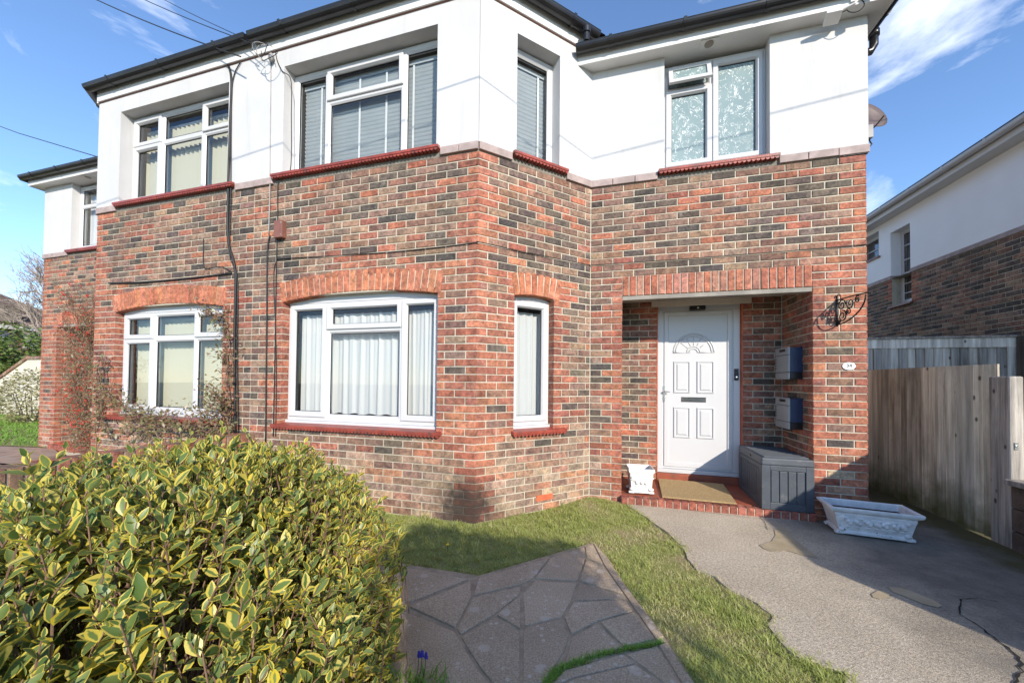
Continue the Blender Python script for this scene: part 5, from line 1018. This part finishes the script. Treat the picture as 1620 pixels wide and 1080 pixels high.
# climbing rose round the left ground floor window
def stems_plant(name, label, cat, loc, stems, leaf, mat, per_m, berries=0, r=.006, tw=0, leafr=.05, group=None):
    T = thing(name, label, cat, loc, group); m = MB(); pos = []; tips = []
    for pts in stems:
        P_ = [np.array(q, float) for q in pts]; out = []
        for i in range(len(P_)-1):
            k_ = max(2, int(np.linalg.norm(P_[i+1]-P_[i])/.06))
            for k in range(k_): out.append(P_[i]+(P_[i+1]-P_[i])*k/k_+rng.normal(0, .008, 3))
        out.append(P_[-1]); m.tube([tuple(q) for q in out], [r*(1-.6*k/len(out)) for k in range(len(out))], 5)
        for q in out:
            for _ in range(np.random.default_rng(int(abs(q[0]*1e4)) % 9999).poisson(tw)):
                e = q+rng.normal(0, .09, 3)+np.array([0, -.05, .04]); m.tube([tuple(q), tuple((q+e)/2+rng.normal(0, .01, 3)), tuple(e)], [.003, .0025, .0015], 4); tips.append(e); tips.append((q+e)/2)
        L = sum(np.linalg.norm(out[i+1]-out[i]) for i in range(len(out)-1))
        for _ in range(int(L*per_m)): pos.append(out[random.randrange(len(out))]+rng.normal(0, leafr, 3)+np.array([0, -.02, 0]))
    for e in tips:
        for _ in range(3): pos.append(e+rng.normal(0, leafr*.5, 3))
    m.build('stems', 'twig', T, kind='stuff'); n = len(pos); d = rng.normal(0, 1, (n, 3)); nr = rng.normal(0, .6, (n, 3))+np.array([.2, -.7, .6]); l = leaf*rng.uniform(.6, 1.3, n)
    leaf_mesh('foliage', mat, np.array(pos), d, nr, l, l*.62, rng.random(n), np.zeros(n), T, 'quad', smooth=False)
    if berries:
        b = MB(); base = tips or pos
        for _ in range(berries):
            e = base[random.randrange(len(base))]
            for q in range(random.randint(2, 5)): b.ball(e+rng.normal(0, .016, 3), .0075, 6, 4)
        b.build('berries', 'berry', T, smooth=True, kind='stuff')
    return T
fr = lambda x, y, d=.05: tuple(on_y(x, y, -1.01-d))
rose = [[fr(362, 690), fr(362, 640, .08), fr(358, 590), fr(362, 540), fr(357, 505), fr(345, 492, .08)], [fr(362, 690), fr(350, 650, .15), fr(340, 620, .12), fr(332, 612, .1)], [fr(340, 690, .1), fr(300, 672, .12), fr(262, 662, .15), fr(225, 655, .12), fr(185, 640, .1), fr(170, 620, .06)],
        [fr(175, 695, .08), fr(160, 660), fr(158, 610), fr(160, 585, .06), fr(168, 575, .08)], [fr(200, 690, .2), fr(235, 668, .2), fr(280, 680, .25), fr(330, 668, .2), fr(355, 640, .12)], [fr(310, 690, .15), fr(318, 655, .12), fr(335, 640, .1), fr(345, 625, .1)], [fr(150, 680), fr(158, 640), fr(152, 600), fr(155, 580)], [fr(358, 520), fr(340, 500, .09), fr(318, 492, .1)], [fr(240, 690, .2), fr(215, 660, .15), fr(200, 650, .12), fr(195, 640, .1)]]
stems_plant('climbing_rose', 'sparse climbing rose trained along the sill and jamb of the left ground floor window', 'climber', (-5.2, -1.2, 0), rose, .05, 'rose_leaf', 110, 0, .011, 1.5, .05)
# pyracantha by the left porch
fy = lambda x, y, Y: tuple(on_y(x, y, Y))
py = []
for i in range(46):
    x0 = random.uniform(112, 158); top = random.uniform(455, 690); Yp = random.uniform(-.45, -.10); lean = random.uniform(-26, 10)
    py.append([fy(random.uniform(120, 155), 706, Yp), fy(x0, 690-(690-top)*.4, Yp), fy(x0+lean*.5, 690-(690-top)*.75, Yp), fy(x0+lean, top, Yp)])
for i in range(10): py.append([fy(150, 600, -.3), fy(145, 520, -.3), fy(random.uniform(100, 150), random.uniform(450, 490), -.3)])
stems_plant('firethorn', 'red berried firethorn climbing the corner by the left porch', 'shrub', (-8.4, -.3, 0), py, .030, 'pyra_leaf', 34, 420, .005, .7, .05)

# grape hyacinths
T = thing('grape_hyacinths', 'clump of blue grape hyacinths with strap leaves at the edge of the path', 'flowers', tuple(on_ground(664, 1078, .03)))
g0 = on_ground(655, 1085, .03)
for k, (px, py_) in enumerate(((663, 1034), (668, 1033), (674, 1036))):
    d_ = ray(px, py_); t_ = np.linalg.norm(g0-CAM)/np.linalg.norm(d_)*.97; e = CAM+d_*t_; b = g0+np.array([.012*k, .01*k, 0]); m = MB(); m.tube([tuple(b), tuple((b+e)/2+np.array([.006, 0, 0])), tuple(e)], .0016, 6); s = m.build('stalk', 'hedge_leaf', T); f_ = MB()
    for q in range(26): a = q*2.4; h_ = q/26; f_.ball((e[0]+.0062*(1-.6*h_)*math.cos(a), e[1]+.0062*(1-.6*h_)*math.sin(a), e[2]-.012+.024*h_), .0036, 6, 4)
    f_.build('flower_head', 'flower_blue', T, smooth=True)
pos = []; d = []; n_ = 60
gp = np.array([on_ground(random.uniform(600, 715), random.uniform(1068, 1120), .03) for _ in range(260)]); blades('strap_leaves', 'lawn_blade', gp, rng.uniform(.03, .09, 260), rng.uniform(.005, .009, 260), None, rng.uniform(0, .3, 260), T)
q = on_ground(708, 872, .02); T = thing('dandelion', 'single yellow dandelion in the grass by the bay', 'flower', tuple(q)); m = MB(); m.tube([tuple(q), (q[0], q[1], q[2]+.05)], .002, 5); m.build('stalk', 'hedge_leaf', T); m = MB(); m.lathe([(.004, 0), (.014, .006), (.012, .010), (.002, .011)], (q[0], q[1], q[2]+.05), 12); m.build('flower_head', 'dandelion', T)

# ------------------------------------------------------------------ left boundary wall and garden
LWt = thing('garden_wall', 'low brick garden wall with brick on end coping behind the privet bush', 'wall', (-3.82, -3, 0))
WLW = Wall((-3.72, -1.03), (0, -1), (1, 0), 7.5); b_ = Bricks(); b_.lay(WLW, 0, 8, [], 0, ztop=.53)
m = MB(); m.box(-3.913, -3.727, -8.5, -1.02, -.1, .725); wl_ = m.build('mortar_core', 'mortar', LWt)
for i in range(96):
    y = .004+.078*i; b_.put(WLW, y, y+.066, .54, .735+random.uniform(-.006, .006), jit(random.choice(REDS[2:]+BROWN[:4]), .2), .20, d=.004)
b_.finish(wl_, 130)
sheet('left_path', [(-30, -2.0), (-3.93, -2.0), (-3.93, -1.0), (-7.0, -.9), (-9.8, .0), (-12.5, -.40), (-30, -2.9)], .03, 'left_paving', th=.06)
sheet('front_garden', [(-16, -9), (-3.93, -9), (-3.93, -2.0), (-16, -2.0)], .0, 'ground_soil')
sheet('left_lawn', [(-13.0, -.45), (-9.9, -.02), (-10.0, 9), (-24, 9), (-24, -3.0), (-13, -.5)], .04, 'turf')
P2 = np.stack([rng.uniform(-22, -9.6, 60000), rng.uniform(-.6, 8, 60000)], 1); P2 = P2[in_poly(P2, [(-13.0, -.40), (-9.9, .02), (-10.0, 8), (-22, 8), (-22, -.9)])][:34000]; n = len(P2)
o = blades('lawn_grass', 'lawn_blade', np.stack([P2[:, 0], P2[:, 1], np.full(n, .035)], 1), rng.uniform(.05, .11, n), rng.uniform(.012, .022, n), None, rng.uniform(0, .3, n)); tag(o, 'bright green mown lawn grass beyond the left house', 'grass', kind='stuff')
gw = thing('cream_garden_wall', 'cream rendered garden wall with sloping brick coping beyond the lawn', 'wall', (-22, 4, 0))
WG = Wall((-27, 3.12), (1, 0), (0, -1), 16.6)
prof = [(0, 0), (16.6, 0), (16.6, 1.92), (8.5, 1.92), (7, 1.26), (0, 1.26)]
m = MB(); m.prism(prof, P_fn(WG), -.22, 0); m.build('rendered_wall', 'cream_wall', gw, fix=True)
for (a0, z0), (a1, z1) in (((0, 1.26), (7, 1.26)), ((7, 1.26), (8.5, 1.92)), ((8.5, 1.92), (16.6, 1.92))):
    L = math.hypot(a1-a0, z1-z0); k = int(L/.23)
    for i in range(k):
        f0, f1 = i/k, (i+.94)/k; m = MB(); q = [(a0+(a1-a0)*f, z0+(z1-z0)*f) for f in (f0, f1)]; m.prism([q[0], q[1], (q[1][0], q[1][1]+.10), (q[0][0], q[0][1]+.10)], P_fn(WG), -.26, .05); o = m.build('coping_brick', 'brick_piece', gw, fix=True); o.color = (*jit(random.choice(BROWN+PINK)), 1)
c0 = on_ground(52, 678, .0)
T = cloud_plant('garden_shrub', 'cream variegated shrub in front of the cream garden wall', 'shrub', (-16.0, 2.2, 0), lambda: tuple(np.array([-15.9, 2.2, .72])+np.array([.95, .6, .78])*(lambda v: v/np.linalg.norm(v)*random.uniform(.55, 1.0)**.5)(rng.normal(0, 1, 3))*(1+.15*math.sin(random.random()*9))), 3600, .085, 'shrub_leaf')
for i in range(7): m = MB(); a = i*.9; m.tube([(-15.9+.15*math.cos(a), 2.2+.15*math.sin(a), 0), (-15.9+.5*math.cos(a), 2.2+.35*math.sin(a), .9)], [.025, .008], 5); m.build('stem', 'bark', T)
def blob(c, r):
    c = np.array(c); r = np.array(r); lob = [(rng.normal(0, 1, 3), random.uniform(.45, .75)) for _ in range(16)]; lob = [(v/np.linalg.norm(v)*.62, s) for v, s in lob]
    def f():
        v, s = random.choice(lob); q = rng.normal(0, 1, 3); q /= np.linalg.norm(q); return tuple(c+r*(v+q*s*random.uniform(.75, 1.0)*.75))
    return f
for lab, c, r, n_ in (('large rounded evergreen hedge behind the cream garden wall', (-27, 4.6, 1.85), (3.2, 2.8, 2.1), 16000), ('broad conifer hedge mass nearest the left house, behind the cream wall', (-24, 8.4, 1.85), (3.0, 2.8, 2.05), 14000)):
    T = cloud_plant('evergreen_hedge', lab, 'hedge', (c[0], c[1], 0), blob(c, r), n_, .20, 'hedge_leaf'); m = MB(); m.tube([(c[0], c[1], 0), (c[0], c[1], 2)], [.2, .1], 8); m.build('trunk', 'bark', T)
FH = thing('distant_house', 'distant house with a brown tiled hipped roof behind the hedge', 'house', (-44, 6, 0))
m = MB(); m.box(-50, -38, -8, 14, 0, 4.5); m.build('wall', 'box_brown', FH)
m = MB(); m.add([(-50.6, -8.6, 4.5), (-37.4, -8.6, 4.5), (-37.4, 14.6, 4.5), (-50.6, 14.6, 4.5), (-44, -2, 9.0), (-44, 8, 9.0)], [(0, 1, 4), (1, 2, 5, 4), (2, 3, 5), (3, 0, 4, 5)]); m.build('roof', 'roof_tile', FH)
m = MB(); m.box(-37.4, -37.25, -8.6, 14.6, 4.38, 4.62); m.build('fascia', 'soffit_white', FH)
for y in (8.4, 10.6): m = MB(); m.box(-38.05, -37.95, y, y+1.6, 3.2, 4.3); w_ = m.build('window', 'upvc', FH); m = MB(); m.box(-37.95, -37.9, y+.12, y+.74, 3.3, 4.2); m.box(-37.95, -37.9, y+.86, y+1.48, 3.3, 4.2); m.build('pane', 'obscure_glass', w_)
m = MB(); m.hexa([(-40.5, 8.6, 4.9), (-37.8, 8.6, 4.9), (-37.8, 10.4, 4.9), (-40.5, 10.4, 4.9), (-41.5, 8.6, 5.9), (-37.8, 8.6, 5.9), (-37.8, 10.4, 5.9), (-41.5, 10.4, 5.9)]); m.build('dormer', 'wood_dark', FH)
# bare tree
T = thing('bare_tree', 'leafless spreading tree beyond the distant roof', 'tree', (-34, 10.8, 0)); m = MB(); tips = []
def branch(p, d, r, L, dep):
    k = 3; pts = [p]; q = p
    for i in range(k): d = d+rng.normal(0, .10, 3)+np.array([0, 0, .03]); d /= np.linalg.norm(d); q = q+d*L/k; pts.append(q)
    m.tube([tuple(v) for v in pts], [r*(1-.35*i/k) for i in range(k+1)], 7 if dep < 2 else 4 if dep < 4 else 3, False)
    if dep >= 6: tips.append(q); return
    for _ in range(3 if dep < 5 else 2):
        nd = d*.75+rng.normal(0, .55, 3); nd[2] += .12; nd /= np.linalg.norm(nd); j = random.randint(1, k); branch(pts[j], nd, r*random.uniform(.52, .66), L*random.uniform(.66, .82), dep+1)
    branch(q, d, r*.62, L*.78, dep+1)
branch(np.array([-34, 10.8, 0]), np.array([.0, -.12, 1.]), .24, 3.0, 0)
m.build('trunk', 'bark_pale', T)
